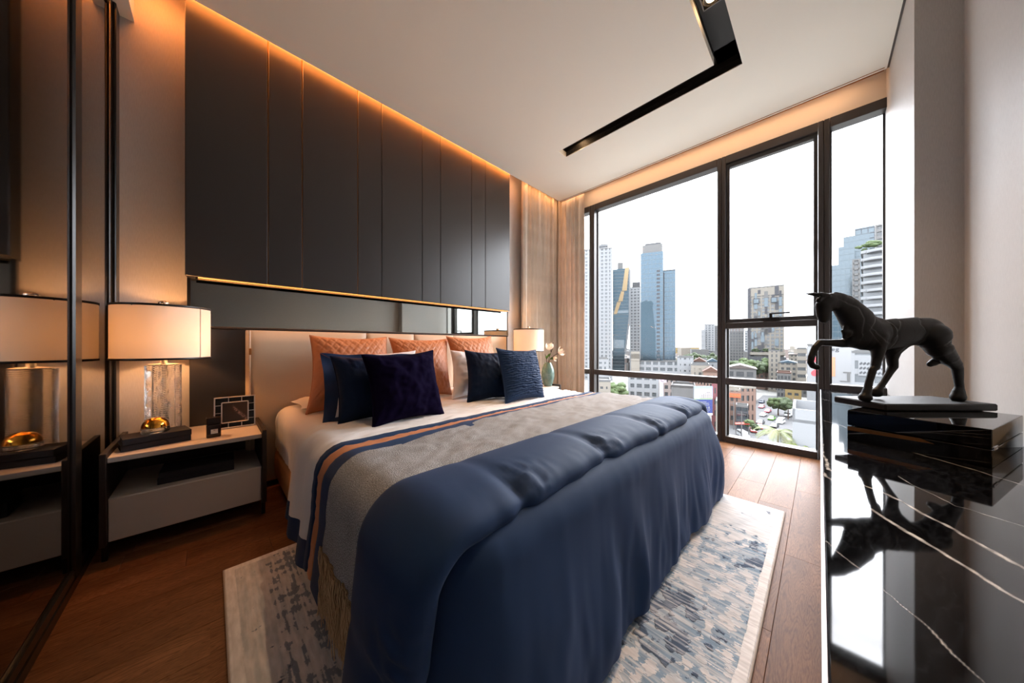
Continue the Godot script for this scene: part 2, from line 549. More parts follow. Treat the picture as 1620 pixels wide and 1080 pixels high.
# one bay of the glazing between z0 and z1
func build_windows() -> void:
	var bays := [["left of the curtain", -2.60, -2.046], ["wide left bay with one low transom", -1.975, -0.681], ["middle bay with an opening sash", -0.614, -0.011], ["narrow right bay beside the pier", 0.055, 0.333]]
	var d := 0.10
	for i in 4:
		var z0: float = bays[i][1]
		var z1: float = bays[i][2]
		var w := thing("window_%d" % (i + 1), "bronze framed window, %s" % ["edge bay half hidden by the curtain", "wide left bay with one low transom", "middle bay with an opening sash", "narrow right bay beside the pier"][i], "window", Vector3(WX, 0, (z0 + z1) / 2), 0, "", "structure")
		var a := (z0 - z1) / 2
		var b := -a
		var L := b - a
		part("sill", bx(Vector3(d / 2, 0.028, 0), Vector3(d, 0.056, L), 0.003), M.bronze, w)
		part("head_rail", bx(Vector3(d / 2, 2.616, 0), Vector3(d, 0.072, L), 0.003), M.bronze, w)
		part("transom", bx(Vector3(d / 2, 0.565, 0), Vector3(d, 0.062, L), 0.004), M.bronze, w)
		if i == 0:
			part("jamb", bx(Vector3(d / 2, 1.325, a + 0.02), Vector3(d, 2.65, 0.04), 0.003), M.bronze, w)
		else:
			var pf := Geo.new()
			pf.box(Vector3(d - 0.012, 1.32, a + 0.006), Vector3(0.018, 2.55, 0.012))
			pf.box(Vector3(d - 0.012, 1.32, b - 0.006), Vector3(0.018, 2.55, 0.012))
			part("glazing_bead", pf, M.bronze, w)
		part("pane", bx(Vector3(d - 0.012, 0.30, 0), Vector3(0.004, 0.48, L)), M.pane, w)
		if i == 2:
			part("transom", bx(Vector3(d / 2, 1.078, 0), Vector3(d, 0.052, L), 0.004), M.bronze, w)
			part("pane", bx(Vector3(d - 0.012, 0.825, 0), Vector3(0.004, 0.47, L)), M.pane, w)
			var sash := Geo.new()
			var s0 := a + 0.005
			var s1 := b - 0.001
			sash.box(Vector3(0.045, 1.122, 0), Vector3(0.05, 0.032, s1 - s0), 0.003)
			sash.box(Vector3(0.045, 2.560, 0), Vector3(0.05, 0.034, s1 - s0), 0.003)
			sash.box(Vector3(0.045, 1.84, s0 + 0.012), Vector3(0.05, 1.42, 0.024), 0.003)
			sash.box(Vector3(0.045, 1.84, s1 - 0.012), Vector3(0.05, 1.42, 0.024), 0.003)
			var sa := part("sash", sash, M.bronze, w)
			var hd := Geo.new()
			hd.box(Vector3(0.010, 1.128, 0.02), Vector3(0.022, 0.022, 0.115), 0.004)
			hd.box(Vector3(-0.006, 1.152, 0.02), Vector3(0.018, 0.042, 0.022), 0.004)
			hd.box(Vector3(-0.012, 1.168, 0.078), Vector3(0.014, 0.014, 0.128), 0.004)
			part("handle", hd, M.black, sa)
			part("pane", bx(Vector3(0.055, 1.84, 0), Vector3(0.004, 1.40, s1 - s0 - 0.04)), M.pane, w)
		else:
			part("pane", bx(Vector3(d - 0.012, 1.588, 0), Vector3(0.004, 1.984, L)), M.pane, w)
	var zs := [-2.0105, -0.6475, 0.022]
	var wd := [0.071, 0.067, 0.066]
	for i in 3:
		var t := thing("trim_%d" % (4 + i), "bronze window post, %s" % ["the one beside the curtain", "the middle one of three", "the one nearest the pier"][i], "window post", Vector3(WX + d / 2, 1.326, zs[i]), 0, "", "structure")
		for s in [-1.0, 1.0]:
			part("mullion", bx(Vector3(0, 0, s * wd[i] * 0.25), Vector3(d, 2.652, wd[i] / 2 - 0.002), 0.003), M.bronze, t)
		part("gasket", bx(Vector3(0.006, 0, 0), Vector3(d - 0.02, 2.652, 0.006)), M.black, t)

func build_wardrobe() -> void:
	var w := thing("wardrobe", "built-in wardrobe with dark mirrored glass doors and black frame", "wardrobe", Vector3(-0.36, 0, -1.0))
	# local z = world z + 1.0
	var g := Geo.new()
	g.box(Vector3(-0.012, 0.05, -0.50), Vector3(0.05, 0.10, 1.94), 0.004)
	part("plinth", bx(Vector3(-0.03, 0.02, -0.06), Vector3(0.07, 0.04, 3.06), 0.004), M.frame, w)
	var d1 := part("door", bx(Vector3(-0.010, 1.32, 0.27), Vector3(0.016, 2.54, 2.36), 0.001), M.darkglass, w)
	var d2 := part("door", bx(Vector3(-0.010, 1.32, -1.22), Vector3(0.016, 2.54, 0.44), 0.001), M.darkglass, w)
	part("stile", bx(Vector3(-0.004, 1.32, -0.951), Vector3(0.022, 2.56, 0.086), 0.006), M.frame, d1)
	part("rail", bx(Vector3(-0.004, 0.065, 0.27), Vector3(0.020, 0.035, 2.36), 0.004), M.frame, d1)
	part("rail", bx(Vector3(-0.004, 2.585, 0.27), Vector3(0.020, 0.05, 2.36), 0.004), M.frame, d1)
	part("rail", bx(Vector3(-0.004, 2.585, -1.22), Vector3(0.020, 0.05, 0.44), 0.004), M.frame, d2)
	part("rail", bx(Vector3(-0.004, 0.065, -1.22), Vector3(0.020, 0.035, 0.44), 0.004), M.frame, d2)
	var jg := bx(Vector3(-0.03, 1.32, -1.485), Vector3(0.07, 2.64, 0.05), 0.003)
	jg.box(Vector3(-0.026, 1.32, -1.552), Vector3(0.084, 2.64, 0.08), 0.004)
	part("jamb", jg, M.frame, w)
	part("top_rail", bx(Vector3(-0.035, 2.625, -0.06), Vector3(0.06, 0.03, 3.06), 0.003), M.frame, w)

func build_headwall() -> void:
	var w := thing("wall_panel", "dark upholstered wall panel of vertical boards lit from above", "wall panel", Vector3(1.146, 1.285, -2.53))
	var xs := [-0.106, 0.256, 0.437, 0.789, 0.968, 1.320, 1.504, 1.860, 2.040, 2.398]
	part("backing", bx(Vector3(0, 0.82, -0.012), Vector3(2.49, 1.64, 0.10)), M.panel, w)
	for i in 9:
		var a: float = xs[i] + 0.0022 - 1.146
		var b: float = xs[i + 1] - 0.0022 - 1.146
		part("panel_board", bx(Vector3((a + b) / 2, 0.83, 0.055), Vector3(b - a, 1.66, 0.03), 0.003), M.panel, w)
	for i in range(1, 9):
		part("brass_inlay", bx(Vector3(xs[i] - 1.146, 0.83, 0.0555), Vector3(0.0024, 1.66, 0.026)), M.brass if i < 4 else M.bronze, w)
	part("light_strip", bx(Vector3(0.02, -0.0005, 0.046), Vector3(2.44, 0.005, 0.008)), glow(Color(1.0, 0.66, 0.28), 0.55), w, false, "thin golden glowing strip under the boards")
	part("added_baffle", bx(Vector3(0.02, -0.006, 0.039), Vector3(2.46, 0.016, 0.002)), M.black, w)  # black fin added to keep the glowing strip from reflecting in the mirror
	var l := AreaLight3D.new()
	l.name = "strip_glow"
	l.light_color = Color(1.0, 0.64, 0.32)
	l.light_energy = 0.13
	l.area_size = Vector2(2.44, 0.008)
	l.area_range = 4.0
	l.area_attenuation = 2.0
	l.shadow_enabled = true
	l.position = Vector3(0.02, -0.006, 0.046)
	l.rotation_degrees = Vector3(-90, 0, 0)
	w.add_child(l)
	var mi := thing("mirror", "long low grey-tinted mirror strip between headboard and wall panel", "mirror", Vector3(1.18, 1.012, -2.56))
	part("glass", bx(Vector3(0, 0.14, 0.006), Vector3(2.53, 0.28, 0.008)), M.mirror, mi)
	part("edge", bx(Vector3(-1.272, 0.14, 0.004), Vector3(0.014, 0.28, 0.03)), M.black, mi)
	part("edge", bx(Vector3(1.272, 0.14, 0.004), Vector3(0.014, 0.28, 0.03)), mat(Color(0.6, 0.58, 0.55), 0.4), mi)
	var lp := thing("wainscot", "dark brown low panel behind headboard and bedside tables with a thin ledge", "wainscot", Vector3(1.18, 0.0, -2.57))
	part("board", bx(Vector3(-0.85, 0.50, 0.0), Vector3(0.84, 0.995, 0.04), 0.002), M.panel, lp)
	part("board", bx(Vector3(0.42, 0.50, 0.0), Vector3(1.694, 0.995, 0.04), 0.002), M.panel, lp)
	part("ledge", bx(Vector3(0, 1.004, 0.004), Vector3(2.54, 0.012, 0.052), 0.002), M.darkwood, lp)

# ------------------------------------------------------------------ bed
const BX := 1.25
const HW := 0.955
const BT := 0.500
const BR := 0.075

# path across the bed: s from the middle, negative to the left; h above the mattress
func across(s: float, h: float, flare := 0.0) -> Vector2:
	var a := absf(s)
	var L := HW - BR
	var p: Vector2
	if a < L:
		p = Vector2(a, BT + h)
	elif a < L + BR * PI / 2:
		var g := (a - L) / BR
		p = Vector2(L + (BR + h) * sin(g), BT - BR + (BR + h) * cos(g))
	else:
		var d := a - L - BR * PI / 2
		p = Vector2(HW + h + flare * d, BT - BR - d)
	return Vector2(BX + p.x * signf(s), p.y)

func drop_s(y: float) -> float:  # s at which the fall reaches height y
	return HW - BR + BR * PI / 2 + (BT - BR - y)

func layer(z0: float, z1: float, sl: float, sr: float, nz: int, ns: int, h: Callable, flare := 0.05) -> Geo:
	var rows := []
	for j in nz + 1:
		var q := float(j) / nz
		var z := lerpf(z0, z1, q)
		var r := PackedVector3Array()
		for i in ns + 1:
			var s := lerpf(-sl, sr, float(i) / ns)
			var o: Vector2 = h.call(s, z, q)   # x: height above the mattress, y: shift along z
			var p := across(s, o.x, flare)
			r.append(Vector3(p.x, p.y, z + o.y))
		rows.append(r)
	# row direction +x, rows to +z: x cross z = -y, so build the rows from the far end
	rows.reverse()
	return Geo.new().sheet(rows)

func build_bed() -> void:
	var b := thing("bed", "double bed with cream padded headboard and low tan upholstered frame", "bed", Vector3(1.259, 0, -2.45))
	var xs := [0.150, 0.86, 1.255, 1.66, 2.368]
	for i in 4:
		var g := Geo.new()
		var rows := []
		var xa: float = xs[i] + 0.001 - 1.259
		var xb: float = xs[i + 1] - 0.001 - 1.259
		for j in 25:
			var r := PackedVector3Array()
			var q := j / 24.0
			for e in 33:
				var u := e / 32.0
				var puff := 0.030 * pow(clampf(1.0 - pow(absf(2 * u - 1), 10.0 if xb - xa > 0.5 else 7.0), 0, 1), 0.6) * pow(clampf(1.0 - pow(absf(2 * q - 1), 12.0), 0, 1), 0.6)
				r.append(Vector3(lerpf(xa, xb, u), lerpf(0.03, 0.992, q), -0.036 + puff))
			rows.append(r)
		g.sheet(rows)
		g.box(Vector3((xa + xb) / 2, 0.51, -0.060), Vector3(xb - xa, 0.964, 0.05), 0.006)
		part("headboard", g, M.leather, b)
	var pipe := []
	var pipe_r := []
	for j in 20:
		pipe.append(Vector3(-1.092, 0.04 + j * 0.05, -0.012))
		pipe_r.append(0.006)
	part("piping", Geo.new().tube(pipe, pipe_r, 6), M.leather, b)
	part("zip_pull", bx(Vector3(-1.090, 0.86, -0.004), Vector3(0.012, 0.040, 0.008), 0.002), M.brass, b)
	# upholstered base: rounded section swept round three sides
	var plan := [Vector2(0.285, -2.44), Vector2(0.285, -0.54), Vector2(0.31, -0.48), Vector2(0.37, -0.455), Vector2(2.13, -0.455), Vector2(2.19, -0.48), Vector2(2.215, -0.54), Vector2(2.215, -2.44)]
	var rows := []
	for j in 13:
		var a := lerpf(-PI / 2, PI / 2, j / 12.0)
		var r := PackedVector3Array()
		for p in plan:
			var away: Vector2 = (p - Vector2(1.25, clampf(p.y, -2.44, -0.9)))
			var inn: Vector2 = p - away.normalized() * 0.045 * (1.0 - cos(a))
			r.append(Vector3(inn.x - 1.259, 0.145 + 0.112 * sign(sin(a)) * pow(absf(sin(a)), 0.55), inn.y + 2.45))
		rows.append(r)
	var fg := Geo.new().sheet(rows)
	fg.box(Vector3(0, 0.15, 1.0), Vector3(1.90, 0.20, 1.98))
	part("base_frame", fg, M.tan, b)
	for q in [Vector2(-0.88, 0.12), Vector2(0.88, 0.12), Vector2(-0.88, 1.92), Vector2(0.88, 1.92)]:
		part("leg", bx(Vector3(q.x, 0.029, q.y), Vector3(0.07, 0.030, 0.07), 0.004), M.black, b)
	# mattress
	var mt := bx(Vector3(0, 0, 0), Vector3(1.86, 0.245, 1.96), 0.05)
	single("mattress", mt, M.white, "thick white mattress under the bedding", "mattress", Vector3(1.25, 0.3725, -1.455))
	# white sheets: one tucked tight round the mattress, one loose that hangs over the side
	var wn := noise(1.0, 71, 3)
	var fit := func(s: float, z: float, q: float) -> Vector2:
		var wr := absf(wn.get_noise_2d(s * 4.0 + z * 3.0, z * 12.0)) * 0.006 + wn.get_noise_2d(s * 3.0, z * 14.0) * 0.005 * smoothstep(0.85, 1.0, absf(s))
		return Vector2(0.005 + wr, 0)
	single("fitted_sheet", layer(-2.42, -1.55, drop_s(0.255), drop_s(0.255), 50, 100, fit, 0.0), M.white, "white fitted sheet tucked tight over the mattress at the head end", "sheet")
	var loose := func(s: float, z: float, q: float) -> Vector2:
		var side := smoothstep(0.85, 1.1, absf(s))
		var wr := absf(wn.get_noise_2d(s * 3.0 + z * 5.0, z * 9.0)) * 0.016 * (1.0 - 0.6 * side) + (0.010 + 0.012 * sin(z * 34.0 + s * 2.0)) * side
		var e := smoothstep(0.0, 0.06, q)
		return Vector2(0.004 + (0.008 + wr) * e, -0.05 * side * (1.0 - q) + 0.03 * wn.get_noise_2d(s * 1.5, 60.0) * (1.0 - q))
	var hang := drop_s(0.185)
	var sheet := thing("bed_sheet", "loose white sheet with a navy hem hanging over the bedside", "sheet", Vector3(0, 0, 0))
	part("cloth", layer(-1.70, -1.262, hang, hang, 44, 130, loose, 0.11), M.white, sheet)
	for sg in [-1.0, 1.0]:
		var rws := []
		for j in 41:
			var q := j / 40.0
			var z := lerpf(-1.70, -1.262, q)
			var r := PackedVector3Array()
			for i in 7:
				var s: float = sg * lerpf(hang - 0.004, hang + 0.07 + 0.025 * q, i / 6.0)
				var o: Vector2 = loose.call(s, z, q)
				var p := across(s, o.x + 0.0015, 0.11)
				r.append(Vector3(p.x, p.y, z + o.y))
			if sg < 0:
				r.reverse()
			rws.append(r)
		rws.reverse()
		part("navy_hem", Geo.new().sheet(rws), M.navy, sheet)
	# folded comforter: bands, folded-back roll, and the fall round three sides
	var cf := thing("comforter", "navy satin comforter folded back in a thick roll and hanging over the bed foot", "comforter", Vector3(0, 0, 0))
	var cn := noise(1.0, 73, 3)
	var zs := [-1.305, -1.264, -1.226, -1.140]
	for i in 3:
		var hb := func(s: float, z: float, q: float) -> Vector2:
			var e := 0.010 * pow(maxf(0.0, 1.0 - pow(absf(2 * q - 1), 4.0)), 0.5)
			return Vector2(0.014 + [0.004, 0.0, 0.008][i] + e + cn.get_noise_2d(s * 3.0, 4.0) * 0.006 + absf(cn.get_noise_2d(s * 14.0, z * 14.0)) * (0.008 if i == 1 else 0.003), cn.get_noise_2d(s * 2.0, 9.0) * 0.008 + lerpf([0.0, 0.008, 0.036][i], [0.008, 0.036, 0.108][i], q) * smoothstep(0.1, 0.95, -s))
		part(["navy_band", "copper_band", "navy_band"][i], layer(zs[i], zs[i + 1] + 0.004, drop_s(0.11), drop_s(0.12), 8, 130, hb, 0.11), [M.navy, M.copper, M.navy][i], cf)
	# roll
	var seams := [-1.15, -0.72, -0.30, 0.12, 0.52, 0.86]
	var rows2 := []
	var ns := 260
	for j in 41:
		var ph := lerpf(PI, -0.35, j / 40.0)
		var r := PackedVector3Array()
		for i in ns + 1:
			var s := lerpf(-drop_s(0.10), drop_s(0.10), float(i) / ns)
			var pin := 0.0
			for sk in seams:
				pin = maxf(pin, exp(-pow((s - sk) / 0.030, 2.0)))
			var front := smoothstep(-0.2, 0.9, cos(ph))
			var crumple := cn.get_noise_2d(s * 22.0, cos(ph) * 2.0) * 0.007 * front * (0.15 + 1.7 * exp(-pow((fposmod(s + 1.15, 0.42) - 0.05) / 0.07, 2.0)))
			var hh := 0.020 + 0.052 * pow(maxf(0.0, sin(ph)), 0.75) * (1.0 - 0.30 * pin * (0.35 + front)) + crumple
			if ph < 0.0:
				hh = 0.020 + 0.052 * sin(ph)
			var zz := -0.635 + 0.150 * cos(ph) * (1.0 - 0.10 * pin * front) + cn.get_noise_2d(s * 2.5, 30.0) * 0.016 * front + 0.012 * sin(s * 5.0) * front
			var p := across(s, hh, 0.11)
			r.append(Vector3(p.x, p.y, zz))
		rows2.append(r)
	rows2.reverse()
	part("folded_roll", Geo.new().sheet(rows2), M.navy, cf)
	# sheet of comforter below the throw, joining bands and roll
	var under := func(s: float, z: float, q: float) -> Vector2:
		return Vector2(0.020 + cn.get_noise_2d(s * 3.0, z * 3.0) * 0.004, 0)
	part("upper_layer", layer(-1.18, -0.62, drop_s(0.15), drop_s(0.12), 20, 110, under, 0.10), M.navy, cf)
	# the fall: perimeter from the left side round the foot to the right side
	var per := []      # position (plan) and outward normal
	var x0 := BX - HW
	var x1 := BX + HW
	var zf := -0.445
	var rc := 0.13
	var step := 0.0085
	var dd := -1.22
	while dd < zf - rc:
		per.append([Vector2(x0, dd), Vector2(-1, 0)])
		dd += step
	var arc := int(rc * PI / 2 / step)
	for i in arc:
		var a := PI + (PI / 2) * i / arc
		per.append([Vector2(x0 + rc, zf - rc) + Vector2(cos(a), -sin(a)) * rc, Vector2(cos(a), -sin(a))])
	dd = x0 + rc
	while dd < x1 - rc:
		per.append([Vector2(dd, zf), Vector2(0, 1)])
		dd += step
	for i in arc:
		var a := (PI / 2) * (1.0 - float(i) / arc)
		per.append([Vector2(x1 - rc, zf - rc) + Vector2(cos(a), sin(a)) * rc, Vector2(cos(a), sin(a))])
	dd = zf - rc
	while dd > -1.22:
		per.append([Vector2(x1, dd), Vector2(1, 0)])
		dd -= step
	var fn := noise(1.0, 77, 2)
	var rows3 := []
	var nv := 44
	var total := per.size()
	for j in nv + 1:
		var q := float(j) / nv
		var r := PackedVector3Array()
		for i in total:
			var t := i * step
			var p: Vector2 = per[i][0]
			var nn: Vector2 = per[i][1]
			var left := smoothstep(-0.75, -0.95, p.y) * (1.0 if p.x < BX else 0.0)
			var corner := maxf(exp(-pow((t - 0.95) / 0.20, 2.0)) * 0.5, exp(-pow((t - 2.62) / 0.22, 2.0)))
			var bottom := lerpf(0.035, 0.16, left) - 0.012 * corner + 0.006 * sin(t * 7.0)
			var flat := 0.10
			var re := 0.085
			var full := flat + re * PI / 2 + (BT + 0.018 - re - bottom)
			var s := q * full
			var w := t * 1.0 + fn.get_noise_2d(t * 0.9, 3.0) * 0.45
			var fold := 0.5 + 0.5 * sin(w * 14.0 + q * 1.2)
			fold = pow(fold, 2.2) * (0.35 + 1.5 * absf(fn.get_noise_2d(t * 1.3, 40.0)))
			var fine := fn.get_noise_2d(t * 9.0 + q, q * 1.6)
			if s < flat:
				var ii := flat - s
				p -= nn * (re + ii * (0.25 if nn.x != 0.0 and nn.y != 0.0 else 1.0) * 0.9)
				r.append(Vector3(p.x, BT + 0.018, p.y))
			elif s < flat + re * PI / 2:
				var a := (s - flat) / re
				p += nn * (re * sin(a) - re + 0.0015 * a * fine)
				r.append(Vector3(p.x, BT + 0.018 - re + re * cos(a), p.y))
			else:
				var d := s - flat - re * PI / 2
				var am := smoothstep(0.02, 0.36, d)
				var out := 0.035 * d / 0.4 + am * (0.030 * fold * (1.0 + 0.9 * corner) * (1.0 - 0.45 * smoothstep(0.30, 0.46, d)) + 0.008 * fine) + 0.001 * fine + 0.045 * corner * sin(PI * clampf(d / 0.46, 0, 1))
				out += 0.004 * exp(-pow((d - 0.12) / 0.10, 2.0)) * sin(w * 11.0)
				p += nn * out
				r.append(Vector3(p.x, BT + 0.018 - re - d, p.y))
		rows3.append(r)
	# i runs left side -> foot -> right side (counter-clockwise from above is reversed), rows run down
	rows3.reverse()
	part("hanging_fall", Geo.new().sheet(rows3), M.navy, cf)
	# throw
	var th := thing("throw_blanket", "taupe tweed throw laid across the bed with long fringe", "throw", Vector3(0, 0, 0))
	var tn := noise(1.0, 79, 3)
	var thh := func(s: float, z: float, q: float) -> Vector2:
		var e := pow(maxf(0.0, 1.0 - pow(absf(2 * q - 1), 10.0)), 0.5)
		var bump := tn.get_noise_2d(s * 3.5 + z * 2.0, z * 7.0) * 0.010 + absf(tn.get_noise_2d(s * 7.0, z * 5.0)) * 0.006
		return Vector2(0.026 + 0.012 * e + bump, (tn.get_noise_2d(s * 1.5, 7.0)) * 0.007 + (0.095 * smoothstep(0.1, 0.95, -s) + 0.03 * smoothstep(0.95, 1.35, -s) + 0.008) * (1.0 - q))
	var end := drop_s(0.275)
	part("cloth", layer(-1.195, -0.715, end, drop_s(0.28), 50, 200, thh, 0.11), M.throw, th)
	var fr := Geo.new()
	var rng := RandomNumberGenerator.new()
	rng.seed = 9
	for i in 330:
		var fq := i / 329.0
		var z := lerpf(-1.195, -0.720, fq) + rng.randf_range(-0.004, 0.004)
		var o: Vector2 = thh.call(-end, z, fq)
		var p0 := across(-end + 0.01, o.x + rng.randf_range(-0.006, 0.004), 0.11)
		var ln := rng.randf_range(0.13, 0.175)
		var dx := rng.randf_range(-0.018, 0.004)
		var dz := rng.randf_range(-0.03, 0.03) + 0.035
		var pts := []
		var rad := []
		for e in 5:
			var q := e / 4.0
			pts.append(Vector3(p0.x + dx * q + 0.006 * sin(q * 5.0 + i), p0.y - ln * q, z + o.y + dz * q * q))
			rad.append(0.0017 * (1.0 - 0.4 * q))
		fr.tube(pts, rad, 4, false)
	part("fringe", fr, M.fringe, th, true)

# a cushion through four corners; feature(u, v) pushes the cloth out
func cushion(called: String, label: String, group: String, bl: Vector3, br: Vector3, tr: Vector3, tl: Vector3, thick: float, m: Material, res: int, feature: Callable, parts := {}, bow := 0.105) -> Node3D:
	var ex := (br - bl + tr - tl).normalized()
	var ey := (tl - bl + tr - br).normalized()
	var ez := ex.cross(ey).normalized()
	var c := (bl + br + tr + tl) / 4
	var sides := []
	for sd in [1.0, -1.0]:
		var rows := []
		for j in res + 1:
			var v := lerpf(-1, 1, float(j) / res)
			v = signf(v) * (1.0 - pow(1.0 - absf(v), 1.25))
			var r := PackedVector3Array()
			for i in res + 1:
				var u := lerpf(-1, 1, float(i) / res)
				u = signf(u) * (1.0 - pow(1.0 - absf(u), 1.25))
				var uu := u * (1.0 - bow * (1.0 - v * v))
				var vv := v * (1.0 - bow * (1.0 - u * u))
				var p := bl * (1 - uu) * (1 - vv) / 4 + br * (1 + uu) * (1 - vv) / 4 + tr * (1 + uu) * (1 + vv) / 4 + tl * (1 - uu) * (1 + vv) / 4
				var e := (1.0 - pow(absf(u), 2.6)) * (1.0 - pow(absf(v), 2.6))
				var t := thick * 0.57 * pow(maxf(e, 0.0), 0.55)
				t += feature.call(u, v) * minf(1.0, e * 6.0) if sd > 0 else 0.0
				r.append(p + ez * sd * t - c)
			if sd < 0:
				r.reverse()
			rows.append(r)
		sides.append(rows)
	var root := thing(called, label, "pillow", c, 0, group)
	if parts.has("trim"):
		var g := Geo.new().sheet(sides[0])
		g.sheet(sides[1])
		part("cover", g, m, root)
		var ring := []
		var rd := []
		for e in 4:
			for i in res:
				var j: int = [0, i, res, res - i][e]
				var ii: int = [i, res, res - i, 0][e]
				ring.append(sides[0][j][ii])
				rd.append(0.0035)
		ring.append(ring[0])
		rd.append(0.0035)
		part("piping", Geo.new().tube(ring, rd, 6, false), parts.trim, root)
	else:
		var g := Geo.new().sheet(sides[0])
		g.sheet(sides[1])
		part("cover", g, m, root)
	if parts.has("flange"):
		# flat border round the cushion, wider than it
		var g := Geo.new()
		var fw: float = parts.width
		var cs := [bl - c, br - c, tr - c, tl - c]
		for e in 4:
			var a: Vector3 = cs[e]
			var b2: Vector3 = cs[(e + 1) % 4]
			var oa: Vector3 = a + a.normalized() * fw
			var ob: Vector3 = b2 + b2.normalized() * fw
			var rows := []
			for j in 5:
				var r := PackedVector3Array()
				for i in 25:
					var q := i / 24.0
					var inner: Vector3 = a.lerp(b2, q) * (1.0 - bow * 4.0 * q * (1 - q) - 0.03)
					var outer := oa.lerp(ob, q) * (1.0 - bow * 2.0 * q * (1 - q))
					r.append(outer.lerp(inner, j / 4.0) + ez * (0.006 + 0.006 * sin(q * 19.0 + e) * (1.0 - j / 4.0)))
				rows.append(r)
			g.sheet(rows)
		part("flange", g, parts.flange, root)
	return root

func build_pillows() -> void:
	var pn := noise(1.0, 91, 3)
	var plain := func(u: float, v: float) -> float:
		return absf(pn.get_noise_2d(u * 3.0 + v, v * 2.0)) * 0.010 - 0.006 * exp(-pow((absf(u + v * 0.3) - 0.35) / 0.05, 2.0)) * smoothstep(0.2, 0.9, v)
	var soft := func(u: float, v: float) -> float:
		return pn.get_noise_2d(u * 1.6, v * 1.6 + 5.0) * 0.014 + pn.get_noise_2d(u * 6.0, v * 6.0) * 0.003
	var quilt := func(u: float, v: float) -> float:
		var a := fposmod(u * 5.0 + v * 3.4, 1.0)
		var b := fposmod(-u * 5.0 + v * 3.4, 1.0)
		var d := minf(minf(a, 1.0 - a), minf(b, 1.0 - b))
		return 0.0038 * smoothstep(0.0, 0.16, d) + pn.get_noise_2d(u * 5.0, v * 5.0) * 0.004
	var pleat := func(u: float, v: float) -> float:
		var w := v * 11.5 + pn.get_noise_2d(u * 1.5, v * 3.0) * 0.8
		var f := fposmod(w, 1.0)
		return 0.011 * (1.0 - f) * smoothstep(0.0, 0.12, f) + pn.get_noise_2d(u * 8.0, v * 8.0) * 0.002
	var V := func(a: float, b: float, c: float) -> Vector3: return Vector3(a, b, c)
	cushion("flat_pillow", "white pillow lying flat at the left head corner of the bed", "", V.call(0.36, 0.535, -2.08), V.call(0.88, 0.535, -2.08), V.call(0.88, 0.535, -2.40), V.call(0.36, 0.535, -2.40), 0.075, M.white, 24, soft)
	var euro := "quilted copper euro pillows against the headboard"
	cushion("quilted_pillow", "quilted copper velvet pillow, leftmost of the three against the headboard", euro, V.call(0.375, 0.512, -2.02), V.call(0.905, 0.512, -2.04), V.call(0.945, 0.960, -2.31), V.call(0.445, 0.962, -2.28), 0.15, M.copper, 84, quilt, {"trim": M.copper})
	cushion("quilted_pillow", "quilted copper velvet pillow, middle of the three against the headboard", euro, V.call(0.90, 0.512, -2.03), V.call(1.34, 0.512, -2.03), V.call(1.47, 0.955, -2.29), V.call(0.955, 0.955, -2.29), 0.15, M.copper, 84, quilt, {"trim": M.copper})
	cushion("quilted_pillow", "quilted copper velvet pillow, rightmost of the three against the headboard", euro, V.call(1.385, 0.512, -2.02), V.call(1.86, 0.512, -2.00), V.call(1.925, 0.985, -2.24), V.call(1.425, 0.975, -2.24), 0.15, M.copper, 84, quilt, {"trim": M.copper})
	cushion("white_pillow", "white pillow behind the dark cushions on the left, corner peeking out", "", V.call(0.47, 0.512, -1.86), V.call(0.98, 0.512, -1.88), V.call(1.055, 0.862, -2.06), V.call(0.52, 0.845, -2.03), 0.14, M.white, 40, soft)
	cushion("flanged_pillow", "white pillow with wide navy border standing behind the velvet cushion", "", V.call(0.45, 0.515, -1.775), V.call(0.985, 0.515, -1.690), V.call(1.02, 0.815, -1.875), V.call(0.485, 0.820, -1.965), 0.10, M.white, 40, soft, {"flange": M.navy, "width": 0.062})
	cushion("navy_cushion", "plain navy satin cushion left of the purple velvet one", "plain navy satin cushions", V.call(0.442, 0.512, -1.655), V.call(0.80, 0.512, -1.60), V.call(0.79, 0.838, -1.78), V.call(0.446, 0.842, -1.815), 0.13, M.satin, 44, plain, {"trim": M.satin})
	cushion("velvet_cushion", "deep purple velvet cushion at the front of the left group", "", V.call(0.538, 0.512, -1.475), V.call(0.930, 0.512, -1.485), V.call(0.950, 0.868, -1.640), V.call(0.532, 0.850, -1.60), 0.15, M.velvet, 48, soft, {"trim": M.velvet})
	cushion("white_pillow", "white pillow between the middle copper pillow and the navy cushion", "", V.call(1.225, 0.512, -1.85), V.call(1.70, 0.512, -1.80), V.call(1.80, 0.830, -1.96), V.call(1.325, 0.862, -2.03), 0.14, M.white, 40, soft)
	cushion("navy_cushion", "plain navy satin cushion left of the pleated one", "plain navy satin cushions", V.call(1.222, 0.512, -1.665), V.call(1.60, 0.512, -1.58), V.call(1.66, 0.845, -1.745), V.call(1.318, 0.862, -1.825), 0.13, M.satin, 44, plain, {"trim": M.satin})
	cushion("pleated_cushion", "navy cushion with horizontal pleats at the front on the right", "", V.call(1.378, 0.512, -1.455), V.call(1.755, 0.512, -1.435), V.call(1.835, 0.860, -1.590), V.call(1.425, 0.878, -1.600), 0.13, M.navy, 100, pleat, {"trim": M.navy})

